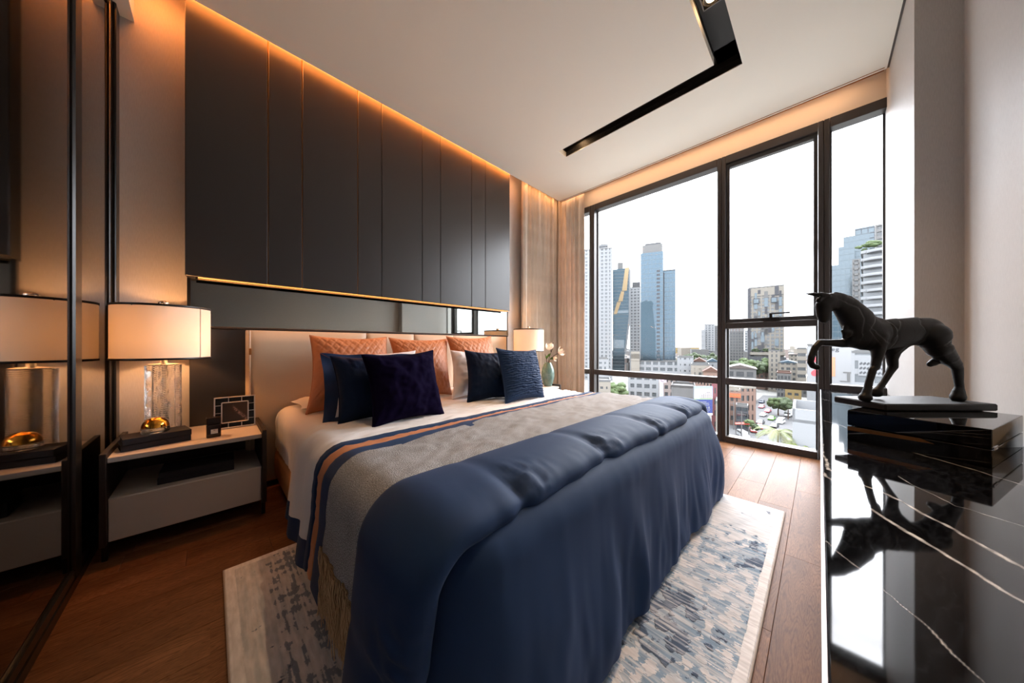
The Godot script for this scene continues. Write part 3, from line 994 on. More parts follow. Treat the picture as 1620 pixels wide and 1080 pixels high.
# ------------------------------------------------------------------ bedside
func nightstand(label: String, x0: float, x1: float, zb: float, mirror: bool) -> void:
	var zf := -2.07
	var w := x1 - x0
	var d := zf - zb
	var t := thing("nightstand", label, "nightstand", Vector3((x0 + x1) / 2, 0, (zf + zb) / 2))
	for s in [-1.0, 1.0]:
		part("side_panel", bx(Vector3(s * (w / 2 - 0.0095), 0.258, 0), Vector3(0.019, 0.384, d), 0.002), M.darkwood, t)
	part("top", bx(Vector3(0, 0.419, -0.004), Vector3(w - 0.039, 0.022, d - 0.012), 0.002), M.taupe, t)
	part("shelf", bx(Vector3(0, 0.245, -0.01), Vector3(w - 0.04, 0.016, d - 0.03), 0.001), M.taupe, t)
	part("back_panel", bx(Vector3(0, 0.25, -d / 2 + 0.012), Vector3(w - 0.04, 0.32, 0.012)), M.darkwood, t)
	part("drawer", bx(Vector3(0, 0.163, -0.006), Vector3(w - 0.042, 0.176, d - 0.03), 0.002), M.taupe, t)
	for sx in [-1.0, 1.0]:
		for sz in [-1.0, 1.0]:
			part("leg", bx(Vector3(sx * (w / 2 - 0.012), 0.034, sz * (d / 2 - 0.03)), Vector3(0.016, 0.068, 0.026), 0.002), M.black, t)

func table_lamp(label: String, at: Vector3, r: float, y0: float, y1: float, e: float) -> void:
	var t := thing("table_lamp", label, "lamp", at, 0, "drum shade bedside lamps")
	var oy := at.y
	# clover-shaped body of ridged glass
	var rows := []
	var rn := noise(1.0, 97, 2)
	var yt := y0 - 0.035 - oy
	var prof := [[0.0, 0.012], [0.9, 0.012]]
	var nb := 230
	for j in nb + 5:
		var row := PackedVector3Array()
		var y := 0.014 + (yt - 0.014) * clampf(float(j - 2) / nb, 0, 1)
		var k := 0.0 if j == 0 or j == nb + 4 else (0.94 if j == 1 or j == nb + 3 else 1.0)
		for i in 61:
			var a := -TAU * i / 60.0
			var lobe := 0.036 + 0.030 * sqrt(absf(cos(1.5 * a + 0.95)))
			var ridge := 0.0022 * sin(y * 760.0 + rn.get_noise_2d(cos(a) * 2.0, sin(a) * 2.0 + y * 4.0) * 9.0)
			row.append(Vector3(cos(a), 0, sin(a)) * (lobe + ridge) * k + Vector3(0, y, 0))
		rows.append(row)
	part("glass_body", Geo.new().sheet(rows, true), M.glass, t)
	part("foot", Geo.new().lathe([Vector2(0, 0), Vector2(0.070, 0.0), Vector2(0.070, 0.010), Vector2(0.066, 0.013), Vector2(0, 0.013)], 32), M.steel, t)
	part("cap", Geo.new().lathe([Vector2(0, yt), Vector2(0.055, yt + 0.001), Vector2(0.055, yt + 0.006), Vector2(0.014, yt + 0.010), Vector2(0.010, yt + 0.05), Vector2(0.018, yt + 0.052), Vector2(0.018, yt + 0.09), Vector2(0, yt + 0.09)], 28), M.steel, t)
	var sy0 := y0 - oy
	var sy1 := y1 - oy
	part("shade", Geo.new().lathe([Vector2(r, sy0), Vector2(r, sy1)], 64), M.shade, t)
	for yy in [sy0, sy1]:
		part("shade_trim", Geo.new().lathe([Vector2(r - 0.002, yy - 0.005), Vector2(r + 0.0025, yy - 0.005), Vector2(r + 0.0025, yy + 0.005), Vector2(r - 0.002, yy + 0.005), Vector2(r - 0.002, yy - 0.005)], 64), M.black, t)
	part("shade_seam", bx(Vector3(r * 0.78, (sy0 + sy1) / 2, r * 0.628), Vector3(0.004, sy1 - sy0 - 0.01, 0.003)), M.shade, t)
	var sp := Geo.new()
	for i in 3:
		var a := TAU * i / 3.0
		sp.tube([Vector3(0, sy1 - 0.012, 0), Vector3(cos(a) * r, sy1 - 0.006, sin(a) * r)], [0.002, 0.002], 6)
	sp.tube([Vector3(0, yt + 0.08, 0), Vector3(0, sy1 + 0.012, 0)], [0.004, 0.004], 8)
	part("harp", sp, M.steel, t)
	part("finial", Geo.new().ball(Vector3(0, sy1 + 0.022, 0), Vector3(0.019, 0.014, 0.019), 20, 12), M.steel, t)
	var by := (sy0 + sy1) / 2 - 0.02
	part("bulb", Geo.new().ball(Vector3(0.03, by, 0), Vector3(0.028, 0.036, 0.028), 16, 10), glow(Color(1.0, 0.72, 0.42), 3.0), t)
	var l := OmniLight3D.new()
	l.name = "lamp_light"
	l.light_color = Color(1.0, 0.72, 0.47)
	l.light_energy = e
	l.light_size = 0.02
	l.omni_range = 8.0
	l.omni_attenuation = 2.0
	l.shadow_enabled = true
	l.position = Vector3(0.03, by, 0)
	t.add_child(l)

func book(label: String, group: String, at: Vector3, turn: float, s: Vector3) -> void:
	var t := thing("book", label, "book", at, turn, group)
	part("pages", bx(Vector3(0, s.y / 2, -0.002), Vector3(s.x - 0.008, s.y - 0.006, s.z - 0.010)), M.paper, t)
	var g := Geo.new()
	g.box(Vector3(0, s.y - 0.0015, 0), Vector3(s.x, 0.003, s.z), 0.001)
	g.box(Vector3(0, 0.0015, 0), Vector3(s.x, 0.003, s.z), 0.001)
	g.box(Vector3(0, s.y / 2, s.z / 2 - 0.0015), Vector3(s.x, s.y, 0.003), 0.001)
	part("cover", g, M.book, t)

func build_bedside() -> void:
	nightstand("taupe nightstand with dark wood sides left of the bed, open shelf over a drawer", -0.328, 0.210, -2.54, false)
	nightstand("taupe nightstand with dark wood sides by the curtain, mostly hidden by the bed", 2.312, 2.830, -2.44, true)
	table_lamp("table lamp with white drum shade and ridged glass base on the left nightstand", Vector3(-0.175, 0.430, -2.375), 0.172, 0.832, 1.092, LAMP)
	table_lamp("table lamp with white drum shade behind the pleated cushion near the curtain", Vector3(2.525, 0.430, -2.29), 0.168, 0.832, 1.072, LAMP * 0.75)
	var bg := "dark linen books on the left nightstand"
	book("dark navy linen book, lower of the two under the gold paperweight", bg, Vector3(-0.190, 0.430, -2.232), 0.20, Vector3(0.215, 0.027, 0.135))
	book("dark navy linen book directly under the gold and glass paperweight", bg, Vector3(-0.187, 0.457, -2.232), 0.21, Vector3(0.212, 0.027, 0.133))
	book("dark navy book at the bottom of the pair on the open shelf", "dark books on the nightstand shelf", Vector3(-0.045, 0.253, -2.23), -0.02, Vector3(0.262, 0.026, 0.17))
	book("dark navy book on top of the pair on the open shelf", "dark books on the nightstand shelf", Vector3(-0.043, 0.279, -2.232), -0.03, Vector3(0.258, 0.026, 0.168))
	var pw := thing("paperweight", "domed paperweight of gold over clear glass on the books", "paperweight", Vector3(-0.190, 0.4842, -2.232))
	part("glass_base", Geo.new().lathe([Vector2(0, 0), Vector2(0.043, 0.0), Vector2(0.047, 0.004), Vector2(0.047, 0.020), Vector2(0.045, 0.025), Vector2(0, 0.0255)], 40), M.glass, pw)
	part("dome", Geo.new().lathe([Vector2(0.0455, 0.0262), Vector2(0.0445, 0.036), Vector2(0.040, 0.049), Vector2(0.031, 0.061), Vector2(0.018, 0.069), Vector2(0.0, 0.072)], 40), M.gold, pw)
	part("underside", Geo.new().lathe([Vector2(0.0, 0.0258), Vector2(0.045, 0.026)], 40), mat(Color(0.9, 0.88, 0.86), 0.4), pw)
	# scent bottle
	var sb := thing("perfume_bottle", "small dark square bottle with white label before the photo frame", "bottle", Vector3(0.008, 0.430, -2.19), 0.05)
	part("body", bx(Vector3(0, 0.032, 0), Vector3(0.054, 0.064, 0.04), 0.003), mat(Color(0.16, 0.085, 0.05), 0.1), sb)
	part("cap", bx(Vector3(0, 0.083, 0), Vector3(0.054, 0.036, 0.04), 0.003), mat(Color(0.12, 0.06, 0.04), 0.25), sb)
	var lb := part("label", bx(Vector3(0.002, 0.030, 0.0205), Vector3(0.026, 0.022, 0.0012)), mat(Color(0.85, 0.83, 0.80), 0.6), sb)
	part("printed_mark", bx(Vector3(0.002, 0.036, 0.0213), Vector3(0.007, 0.002, 0.0006)), M.black, lb)
	# photo frame
	var pf := thing("photo_frame", "square black and silver photo frame leaning on the left nightstand", "photo frame", Vector3(0.096, 0.432, -2.335), -0.05)
	var lean := Transform3D(Basis(Vector3.RIGHT, -0.20), Vector3(0, 0, 0))
	var S := 0.176
	var g := Geo.new()
	g.x = lean
	g.box(Vector3(0, S / 2, -0.004), Vector3(S, S, 0.010), 0.001)
	part("panel", g, mat(Color(0.045, 0.045, 0.055), 0.25), pf)
	var st := Geo.new()
	st.x = lean
	var iw := 0.032
	for s in [-1.0, 1.0]:
		st.box(Vector3(s * (S / 2 - 0.003), S / 2, 0.002), Vector3(0.006, S, 0.006), 0.001)
		st.box(Vector3(0, S / 2 + s * (S / 2 - 0.003), 0.002), Vector3(S, 0.006, 0.006), 0.001)
		st.box(Vector3(s * (S / 2 - iw), S / 2, 0.002), Vector3(0.005, S - iw * 2, 0.006), 0.001)
		st.box(Vector3(0, S / 2 + s * (S / 2 - iw), 0.002), Vector3(S - iw * 2, 0.005, 0.006), 0.001)
		for e in [-1.0, 1.0]:
			st.box(Vector3(e * 0.028, S / 2 + s * (S / 2 - iw / 2), 0.0015), Vector3(0.003, iw, 0.005))
		for e in [-1.0, 0.0, 1.0]:
			st.box(Vector3(s * (S / 2 - iw / 2), S / 2 + e * 0.042, 0.0015), Vector3(iw, 0.003, 0.005))
	part("silver_strips", st, M.silver, pf)
	var ph := Geo.new()
	ph.x = lean
	var hi := S / 2 - iw
	ph.quad(Vector3(-hi, S / 2 - hi, 0.0025), Vector3(hi, S / 2 - hi, 0.0025), Vector3(hi, S / 2 + hi, 0.0025), Vector3(-hi, S / 2 + hi, 0.0025), Vector2(0, 1), Vector2(1, 0))
	var pn := noise(0.03, 103, 4)
	var shot := func(i: int, j: int) -> Color:
		var u := i / 96.0
		var v := j / 96.0
		var base := Color(0.20, 0.17, 0.155).lerp(Color(0.30, 0.25, 0.225), u * 0.7)
		var d := absf((v - 0.30) - (u - 0.45) * 1.25)
		var sub := exp(-pow(d / 0.10, 2.0)) * smoothstep(0.36, 0.5, u) * smoothstep(1.0, 0.88, u) * (0.5 + pn.get_noise_2d(i * 3, j * 3))
		return base.lerp(Color(0.75, 0.60, 0.54), clampf(sub, 0, 0.75))
	var pm := mat(Color.WHITE, 0.12)
	pm.albedo_texture = tex_of(96, 96, shot)
	part("photograph", ph, pm, pf)
	var sg := Geo.new()
	sg.tube([Vector3(0, 0.14, -0.035), Vector3(0, 0.002, -0.075)], [0.004, 0.004], 6)
	part("stand", sg, M.black, pf)
	# vase and magnolia
	var vs := single("vase", Geo.new().lathe([Vector2(0, 0), Vector2(0.038, 0.0), Vector2(0.045, 0.006), Vector2(0.060, 0.05), Vector2(0.074, 0.11), Vector2(0.076, 0.15), Vector2(0.068, 0.20), Vector2(0.050, 0.245), Vector2(0.040, 0.262), Vector2(0.042, 0.272), Vector2(0.036, 0.272), Vector2(0.035, 0.26), Vector2(0.035, 0.2)], 40), M.vase, "pear-shaped mottled green vase on the right nightstand", "vase", Vector3(2.742, 0.430, -2.19))
	var fl := thing("magnolia_branch", "magnolia branch with cream blossoms standing in the green vase", "flowers", Vector3(2.742, 0.44, -2.19))
	var ex := Vector3(0.711, 0, 0.703)
	var stems := [[Vector3(0, 0.2, 0), Vector3(0, 0.30, 0) + ex * 0.01, Vector3(0, 0.36, 0) + ex * 0.03, Vector3(0, 0.42, 0) + ex * 0.055], [Vector3(0, 0.2, 0), Vector3(0, 0.29, 0) + ex * 0.02, Vector3(0, 0.34, 0) + ex * 0.07, Vector3(0, 0.365, 0) + ex * 0.115], [Vector3(0, 0.38, 0) + ex * 0.035, Vector3(0, 0.44, 0) + ex * 0.04, Vector3(0, 0.49, 0) + ex * 0.062], [Vector3(0, 0.2, 0), Vector3(0, 0.32, 0) - ex * 0.02, Vector3(0, 0.355, 0) - ex * 0.03]]
	for s in stems:
		var rd := []
		for q in s.size():
			rd.append(0.0042 - 0.0006 * q)
		part("twig", Geo.new().tube(s, rd, 6), M.twig, fl)
	for b in [[Vector3(0, 0.40, 0) + ex * 0.012, Vector3(-0.1, 1, 0.1), 0.085], [Vector3(0, 0.365, 0) + ex * 0.118, Vector3(0.65, 0.5, 0.6), 0.075], [Vector3(0, 0.32, 0) + ex * 0.060, Vector3(0.4, -0.4, 0.8), 0.055]]:
		var up: Vector3 = b[1].normalized()
		var sd := up.cross(Vector3(0.3, 0.1, 0.9)).normalized()
		for i in 6:
			var a := TAU * i / 6.0 + 0.3 * (i % 2)
			var o := sd.rotated(up, a)
			var tw := up.cross(o)
			var rows := []
			var op := 0.75 if i % 2 == 0 else 0.42
			for j in 8:
				var q := j / 7.0
				var r := PackedVector3Array()
				for e in 6:
					var w := (e / 5.0 - 0.5) * sin(PI * pow(q, 0.8) * 0.93 + 0.12) * 0.55
					var p: Vector3 = b[0] + up * b[2] * (q * 0.95 - w * w * 0.3) + o * b[2] * op * sin(q * 1.9) * (1.0 - 0.5 * w * w) + tw * b[2] * w
					r.append(p)
				rows.append(r)
			part("petal", Geo.new().sheet(rows), M.petal, fl)
	for lf in [[Vector3(0, 0.30, 0) - ex * 0.01, Vector3(-0.5, 0.6, 0.3)], [Vector3(0, 0.30, 0) + ex * 0.02, Vector3(0.8, 0.15, 0.4)], [Vector3(0, 0.32, 0), Vector3(-0.2, 0.9, 0.7)]]:
		var d: Vector3 = lf[1].normalized()
		var sd := d.cross(Vector3(0.5, 0.3, -0.7)).normalized()
		var rows := []
		for j in 8:
			var q := j / 7.0
			var r := PackedVector3Array()
			for e in 5:
				var w := (e / 4.0 - 0.5) * sin(PI * pow(q, 0.7)) * 0.03
				r.append(lf[0] + d * 0.085 * q + sd * w + Vector3(0, -0.02 * q * q + absf(w) * 0.3, 0))
			rows.append(r)
		part("leaf", Geo.new().sheet(rows), M.leaf, fl)

func curtain(label: String, path: Array, folds: float, amp: float, seed_: int) -> void:
	# path: polyline in plan; folds along its length
	var t := thing("curtain", label, "curtain", Vector3(path[0].x, 0, path[0].y))
	var cn := noise(1.0, seed_, 2)
	var len := 0.0
	for i in path.size() - 1:
		len += (path[i + 1] - path[i]).length()
	var rows := []
	var ni := int(folds * 22)
	for j in 31:
		var q := j / 30.0
		var y := lerpf(0.012, 2.93, q)
		var r := PackedVector3Array()
		for i in ni + 1:
			var d := len * i / ni
			var a := 0
			while a < path.size() - 2 and d > (path[a + 1] - path[a]).length():
				d -= (path[a + 1] - path[a]).length()
				a += 1
			var dir: Vector2 = (path[a + 1] - path[a]).normalized()
			var p: Vector2 = path[a] + dir * d
			var nn := Vector2(-dir.y, dir.x)
			var u := float(i) / ni
			var w := u * folds * TAU + cn.get_noise_2d(u * 5.0, q * 0.5) * 2.2
			var f := sin(w) * 0.72 + 0.28 * sin(w * 2.0 + 1.3 + q)
			p += nn * f * amp * (0.75 + 0.35 * (1.0 - q)) * (0.8 + 0.5 * cn.get_noise_2d(u * 4.0, 20.0))
			p += dir * cos(w) * amp * 0.25
			r.append(Vector3(p.x - path[0].x, y, p.y - path[0].y))
		rows.append(r)
	part("drape", Geo.new().sheet(rows), M.curtain, t)
	part("header_tape", Geo.new().sheet([rows[29], rows[30]]), M.curtain, t)

# ------------------------------------------------------------------ cabinet, box, horse
func build_cabinet() -> void:
	var t := thing("low_cabinet", "long low cabinet with silvery fronts under the black marble top", "cabinet", Vector3(1.45, 0, 0.245))
	var bg := span(Vector3(-1.78, 0.05, -0.214), Vector3(1.055, 0.53, 0.226))
	bg.box(Vector3(1.45, 0.29, -0.066), Vector3(0.79, 0.48, 0.296))
	part("body", bg, mat(Color(0.3, 0.29, 0.29), 0.5), t)
	part("plinth", bx(Vector3(0.03, 0.025, -0.06), Vector3(3.60, 0.05, 0.28)), M.black, t)
	for i in 5:
		var w := 0.724
		var d := part("door", bx(Vector3(-1.78 + w * (i + 0.5), 0.29, -0.222), Vector3(w - 0.004, 0.476, 0.016), 0.002), mat(Color(0.86, 0.86, 0.87), 0.4), t)
		part("finger_pull", bx(Vector3(-1.78 + w * (i + 0.5), 0.522, -0.231), Vector3(w - 0.02, 0.010, 0.006)), M.steel, d)
	part("edge_trim", bx(Vector3(-0.01, 0.550, -0.2415), Vector3(3.66, 0.030, 0.004)), mat(Color(0.88, 0.88, 0.9), 0.3, 0.4), t)
	# marble top
	var W := 3.72
	var D := 0.468
	var g := span(Vector3(-1.795, -0.015, -0.234), Vector3(1.055, 0.015, 0.234), 0.002)
	g.box(Vector3(1.4545, 0.0, -0.0725), Vector3(0.799, 0.03, 0.323), 0.002)
	for q in g.v.size():
		g.t[q] = Vector2(g.v[q].x / W + 0.5, g.v[q].z / D + 0.5)
	var mn := noise(1.0, 111, 4)
	var x_lo := 1.45 - W / 2
	var z_lo := 0.240 - D / 2
	var veins := [[Vector2(2.15, -0.02), Vector2(1.181, 0.013), Vector2(1.082, 0.102), Vector2(0.962, 0.168), Vector2(0.872, 0.216), Vector2(0.55, 0.40), Vector2(0.4, 0.5)], [Vector2(1.3, -0.05), Vector2(1.119, 0.012), Vector2(0.923, 0.092), Vector2(0.817, 0.147), Vector2(0.752, 0.187), Vector2(0.3, 0.45)], [Vector2(0.75, 0.0), Vector2(0.609, 0.092), Vector2(0.50, 0.13), Vector2(0.35, 0.30)], [Vector2(2.02, -0.02), Vector2(1.943, 0.006), Vector2(1.80, 0.10), Vector2(1.62, 0.16), Vector2(1.4, 0.33), Vector2(1.1, 0.49)], [Vector2(1.25, 0.14), Vector2(1.10, 0.20), Vector2(1.05, 0.30)], [Vector2(2.7, 0.0), Vector2(2.5, 0.15), Vector2(2.3, 0.47)], [Vector2(3.1, 0.0), Vector2(2.95, 0.2), Vector2(2.9, 0.33)]]
	var vw := [0.0032, 0.0034, 0.0010, 0.0018, 0.0010, 0.002, 0.0012]
	var f := func(i: int, j: int) -> Color:
		var px := x_lo + (i + 0.5) / 1800.0 * W
		var pz := z_lo + (j + 0.5) / 240.0 * D
		var p := Vector2(px + mn.get_noise_2d(px * 9.0, pz * 9.0) * 0.010, pz + mn.get_noise_2d(px * 9.0 + 50.0, pz * 9.0) * 0.008)
		var k := absf(mn.get_noise_2d(px * 9.0 + pz * 3.0, pz * 45.0 - px * 12.0))
		var c := Color(0.028, 0.030, 0.038).lerp(Color(0.20, 0.215, 0.24), pow(clampf(1.0 - k * 3.2, 0, 1), 3.0) * 0.55)
		c = c.lerp(Color(0.12, 0.13, 0.15), clampf(mn.get_noise_2d(px * 3.0, pz * 24.0), 0, 1) * 0.7)
		for a in veins.size():
			var l: Array = veins[a]
			var dm := 9.0
			for b in l.size() - 1:
				dm = minf(dm, Geometry2D.get_closest_point_to_segment(p, l[b], l[b + 1]).distance_to(p))
			if dm < vw[a] * 3.0:
				c = c.lerp(Color(0.86, 0.85, 0.83), smoothstep(vw[a] * 1.7, vw[a] * 0.5, dm) * (0.75 + 0.5 * mn.get_noise_2d(px * 30.0, pz * 30.0)))
		return c
	var mm := mat(Color.WHITE, 0.04, 0.0, 0.44)
	mm.albedo_texture = tex_of(1800, 240, f)
	single("marble_top", g, mm, "polished black marble top with white veins on the low cabinet", "worktop", Vector3(1.45, 0.550, 0.240))
	# lacquered box
	var ax := Vector2(-0.095, 0.261).normalized()
	var yaw := atan2(ax.x, ax.y)   # local z along the face, so local x points away from the camera
	var b := thing("lacquer_box", "black lacquered box with a brassy strip under the horse statue", "box", Vector3(1.557, 0.565, 0.199), yaw)
	# local: z along the front (0.278 long), x away (0.40 deep)
	part("base", bx(Vector3(0.20, 0.0245, 0), Vector3(0.40, 0.049, 0.278), 0.0015), M.lacquer, b)
	part("lid", bx(Vector3(0.20, 0.0785, 0), Vector3(0.40, 0.053, 0.278), 0.0015), M.lacquer, b)
	var strip_outline := PackedVector2Array([Vector2(-0.1385, 0.034), Vector2(0.045, 0.038), Vector2(0.020, 0.048), Vector2(-0.1385, 0.048)])
	part("front_strip", Geo.new().prism(strip_outline, -0.0008, 0.0006, Vector3(0, 0, 1), Vector3(0, 1, 0)), M.brass, b)  # slant-ended brassy strip along part of the box front
	var cg := Geo.new()
	for s in [-0.003, 0.003]:
		cg.tube([Vector3(0.020, 0.051 + s, 0.1395), Vector3(0.052, 0.051 + s, 0.1395)], [0.002, 0.002], 6)
	cg.box(Vector3(0.018, 0.051, 0.1395), Vector3(0.006, 0.010, 0.003), 0.001)
	part("hinge", cg, M.steel, b)

# smooth union of tapered capsules, meshed as surface nets
func blob(bones: Array, cuts: Array, lo: Vector3, hi: Vector3, cell: float, kk: float, zs: float) -> Geo:
	var nx := int((hi.x - lo.x) / cell) + 2
	var ny := int((hi.y - lo.y) / cell) + 2
	var nz := int((hi.z - lo.z) / cell) + 2
	var S := PackedFloat32Array()
	S.resize(nx * ny * nz)
	# bones of one chain join by their nearest distance, chains melt into each other
	for chain in bones:
		var blo := Vector3(9, 9, 9)
		var bhi := -blo
		for b in chain:
			var m: float = maxf(b[2], b[3]) + kk * 5.0
			blo = blo.min((b[0] as Vector3).min(b[1]) - Vector3(m, m, m))
			bhi = bhi.max((b[0] as Vector3).max(b[1]) + Vector3(m, m, m))
		var i0 := maxi(0, int((blo.x - lo.x) / cell))
		var i1 := mini(nx - 1, int((bhi.x - lo.x) / cell) + 1)
		var j0 := maxi(0, int((blo.y - lo.y) / cell))
		var j1 := mini(ny - 1, int((bhi.y - lo.y) / cell) + 1)
		var k0 := maxi(0, int((blo.z - lo.z) / cell))
		var k1 := mini(nz - 1, int((bhi.z - lo.z) / cell) + 1)
		var wx := i1 - i0 + 1
		var wy := j1 - j0 + 1
		var D := PackedFloat32Array()
		D.resize(wx * wy * (k1 - k0 + 1))
		D.fill(1.0)
		for b in chain:
			var p: Vector3 = b[0]
			var q: Vector3 = b[1]
			var ra: float = b[2]
			var rb: float = b[3]
			var fz: float = b[4]
			var m := maxf(ra, rb) + kk * 5.0
			var pq := q - p
			var il := 1.0 / maxf(pq.length_squared(), 1e-9)
			for kz in range(maxi(k0, int((minf(p.z, q.z) - m - lo.z) / cell)), mini(k1, int((maxf(p.z, q.z) + m - lo.z) / cell) + 1) + 1):
				for j in range(maxi(j0, int((minf(p.y, q.y) - m - lo.y) / cell)), mini(j1, int((maxf(p.y, q.y) + m - lo.y) / cell) + 1) + 1):
					for i in range(maxi(i0, int((minf(p.x, q.x) - m - lo.x) / cell)), mini(i1, int((maxf(p.x, q.x) + m - lo.x) / cell) + 1) + 1):
						var w := Vector3(lo.x + i * cell, lo.y + j * cell, lo.z + kz * cell) - p
						var tt := clampf(w.dot(pq) * il, 0.0, 1.0)
						var e := w - pq * tt
						e.z /= fz
						var d := e.length() - lerpf(ra, rb, tt)
						var at := ((kz - k0) * wy + j - j0) * wx + i - i0
						if d < D[at]:
							D[at] = d
		for kz in range(k0, k1 + 1):
			for j in range(j0, j1 + 1):
				for i in range(i0, i1 + 1):
					var d := D[((kz - k0) * wy + j - j0) * wx + i - i0]
					if d < kk * 5.0:
						S[(kz * ny + j) * nx + i] += exp(-d / kk)
	for i in S.size():
		S[i] = -kk * log(S[i]) if S[i] > 1e-12 else 1.0
	# carved plates: each cut is a line seen from the side; the ground drops across it with a groove
	for b in cuts:
		var l: Array = b[0]
		var dep: float = b[1]
		var reach: float = b[2]
		var lo2: Vector2 = l[0]
		var hi2: Vector2 = l[0]
		for p in l:
			lo2 = lo2.min(p)
			hi2 = hi2.max(p)
		for j in range(maxi(0, int((lo2.y - reach * 2.5 - lo.y) / cell)), mini(ny - 1, int((hi2.y + reach * 2.5 - lo.y) / cell)) + 1):
			for i in range(maxi(0, int((lo2.x - reach * 2.5 - lo.x) / cell)), mini(nx - 1, int((hi2.x + reach * 2.5 - lo.x) / cell)) + 1):
				var w := Vector2(lo.x + i * cell, lo.y + j * cell)
				var best := 9.0
				var side := 0.0
				for e in l.size() - 1:
					var q := Geometry2D.get_closest_point_to_segment(w, l[e], l[e + 1])
					var dd := q.distance_to(w)
					if dd < best:
						best = dd
						side = (l[e + 1] - l[e]).cross(w - l[e])
				if best > reach * 2.5:
					continue
				var sgn := clampf(best * signf(side) / 0.0042, -1.0, 1.0)
				var add := dep * (0.35 + 0.65 * sgn) * exp(-best / reach) + dep * 0.7 * exp(-pow(best / 0.0045, 2.0))
				for kz in nz:
					S[(kz * ny + j) * nx + i] += add
	var id := PackedInt32Array()
	id.resize(nx * ny * nz)
	id.fill(-1)
	var g := Geo.new()
	var off: Array[int] = [0, 1, nx, nx + 1, nx * ny, nx * ny + 1, nx * ny + nx, nx * ny + nx + 1]
	for kz in nz - 1:
		for j in ny - 1:
			for i in nx - 1:
				var at := (kz * ny + j) * nx + i
				if absf(S[at]) > cell * 8.0:
					continue
				var inside := 0
				for c in 8:
					if S[at + off[c]] < 0.0:
						inside += 1
				if inside == 0 or inside == 8:
					continue
				var sum := Vector3.ZERO
				var cnt := 0
				for e in [[0, 1], [2, 3], [4, 5], [6, 7], [0, 2], [1, 3], [4, 6], [5, 7], [0, 4], [1, 5], [2, 6], [3, 7]]:
					var sa := S[at + off[e[0]]]
					var sb := S[at + off[e[1]]]
					if (sa < 0.0) != (sb < 0.0):
						var u := sa / (sa - sb)
						var pa := Vector3(e[0] & 1, (e[0] >> 1) & 1, (e[0] >> 2) & 1)
						var pb := Vector3(e[1] & 1, (e[1] >> 1) & 1, (e[1] >> 2) & 1)
						sum += pa.lerp(pb, u)
						cnt += 1
				var gr := Vector3(S[at + 1] - S[at], S[at + nx] - S[at], S[at + nx * ny] - S[at])
				gr += Vector3(S[at + off[7]] - S[at + off[6]], S[at + off[7]] - S[at + off[5]], S[at + off[7]] - S[at + off[3]])
				id[at] = g.vert(lo + (Vector3(i, j, kz) + sum / cnt) * cell, gr)
	var str: Array[int] = [1, nx, nx * ny]
	for kz in range(1, nz - 1):
		for j in range(1, ny - 1):
			for i in range(1, nx - 1):
				var at := (kz * ny + j) * nx + i
				var s0 := S[at] < 0.0
				for ax in 3:
					if s0 == (S[at + str[ax]] < 0.0):
						continue
					var u := str[(ax + 1) % 3]
					var w := str[(ax + 2) % 3]
					var a := id[at - u - w]
					var b := id[at - w]
					var c := id[at]
					var d := id[at - u]
					if a < 0 or b < 0 or c < 0 or d < 0:
						continue
					if s0:
						g.k.append_array(PackedInt32Array([a, c, b, a, d, c]))
					else:
						g.k.append_array(PackedInt32Array([a, b, c, a, c, d]))
	return g

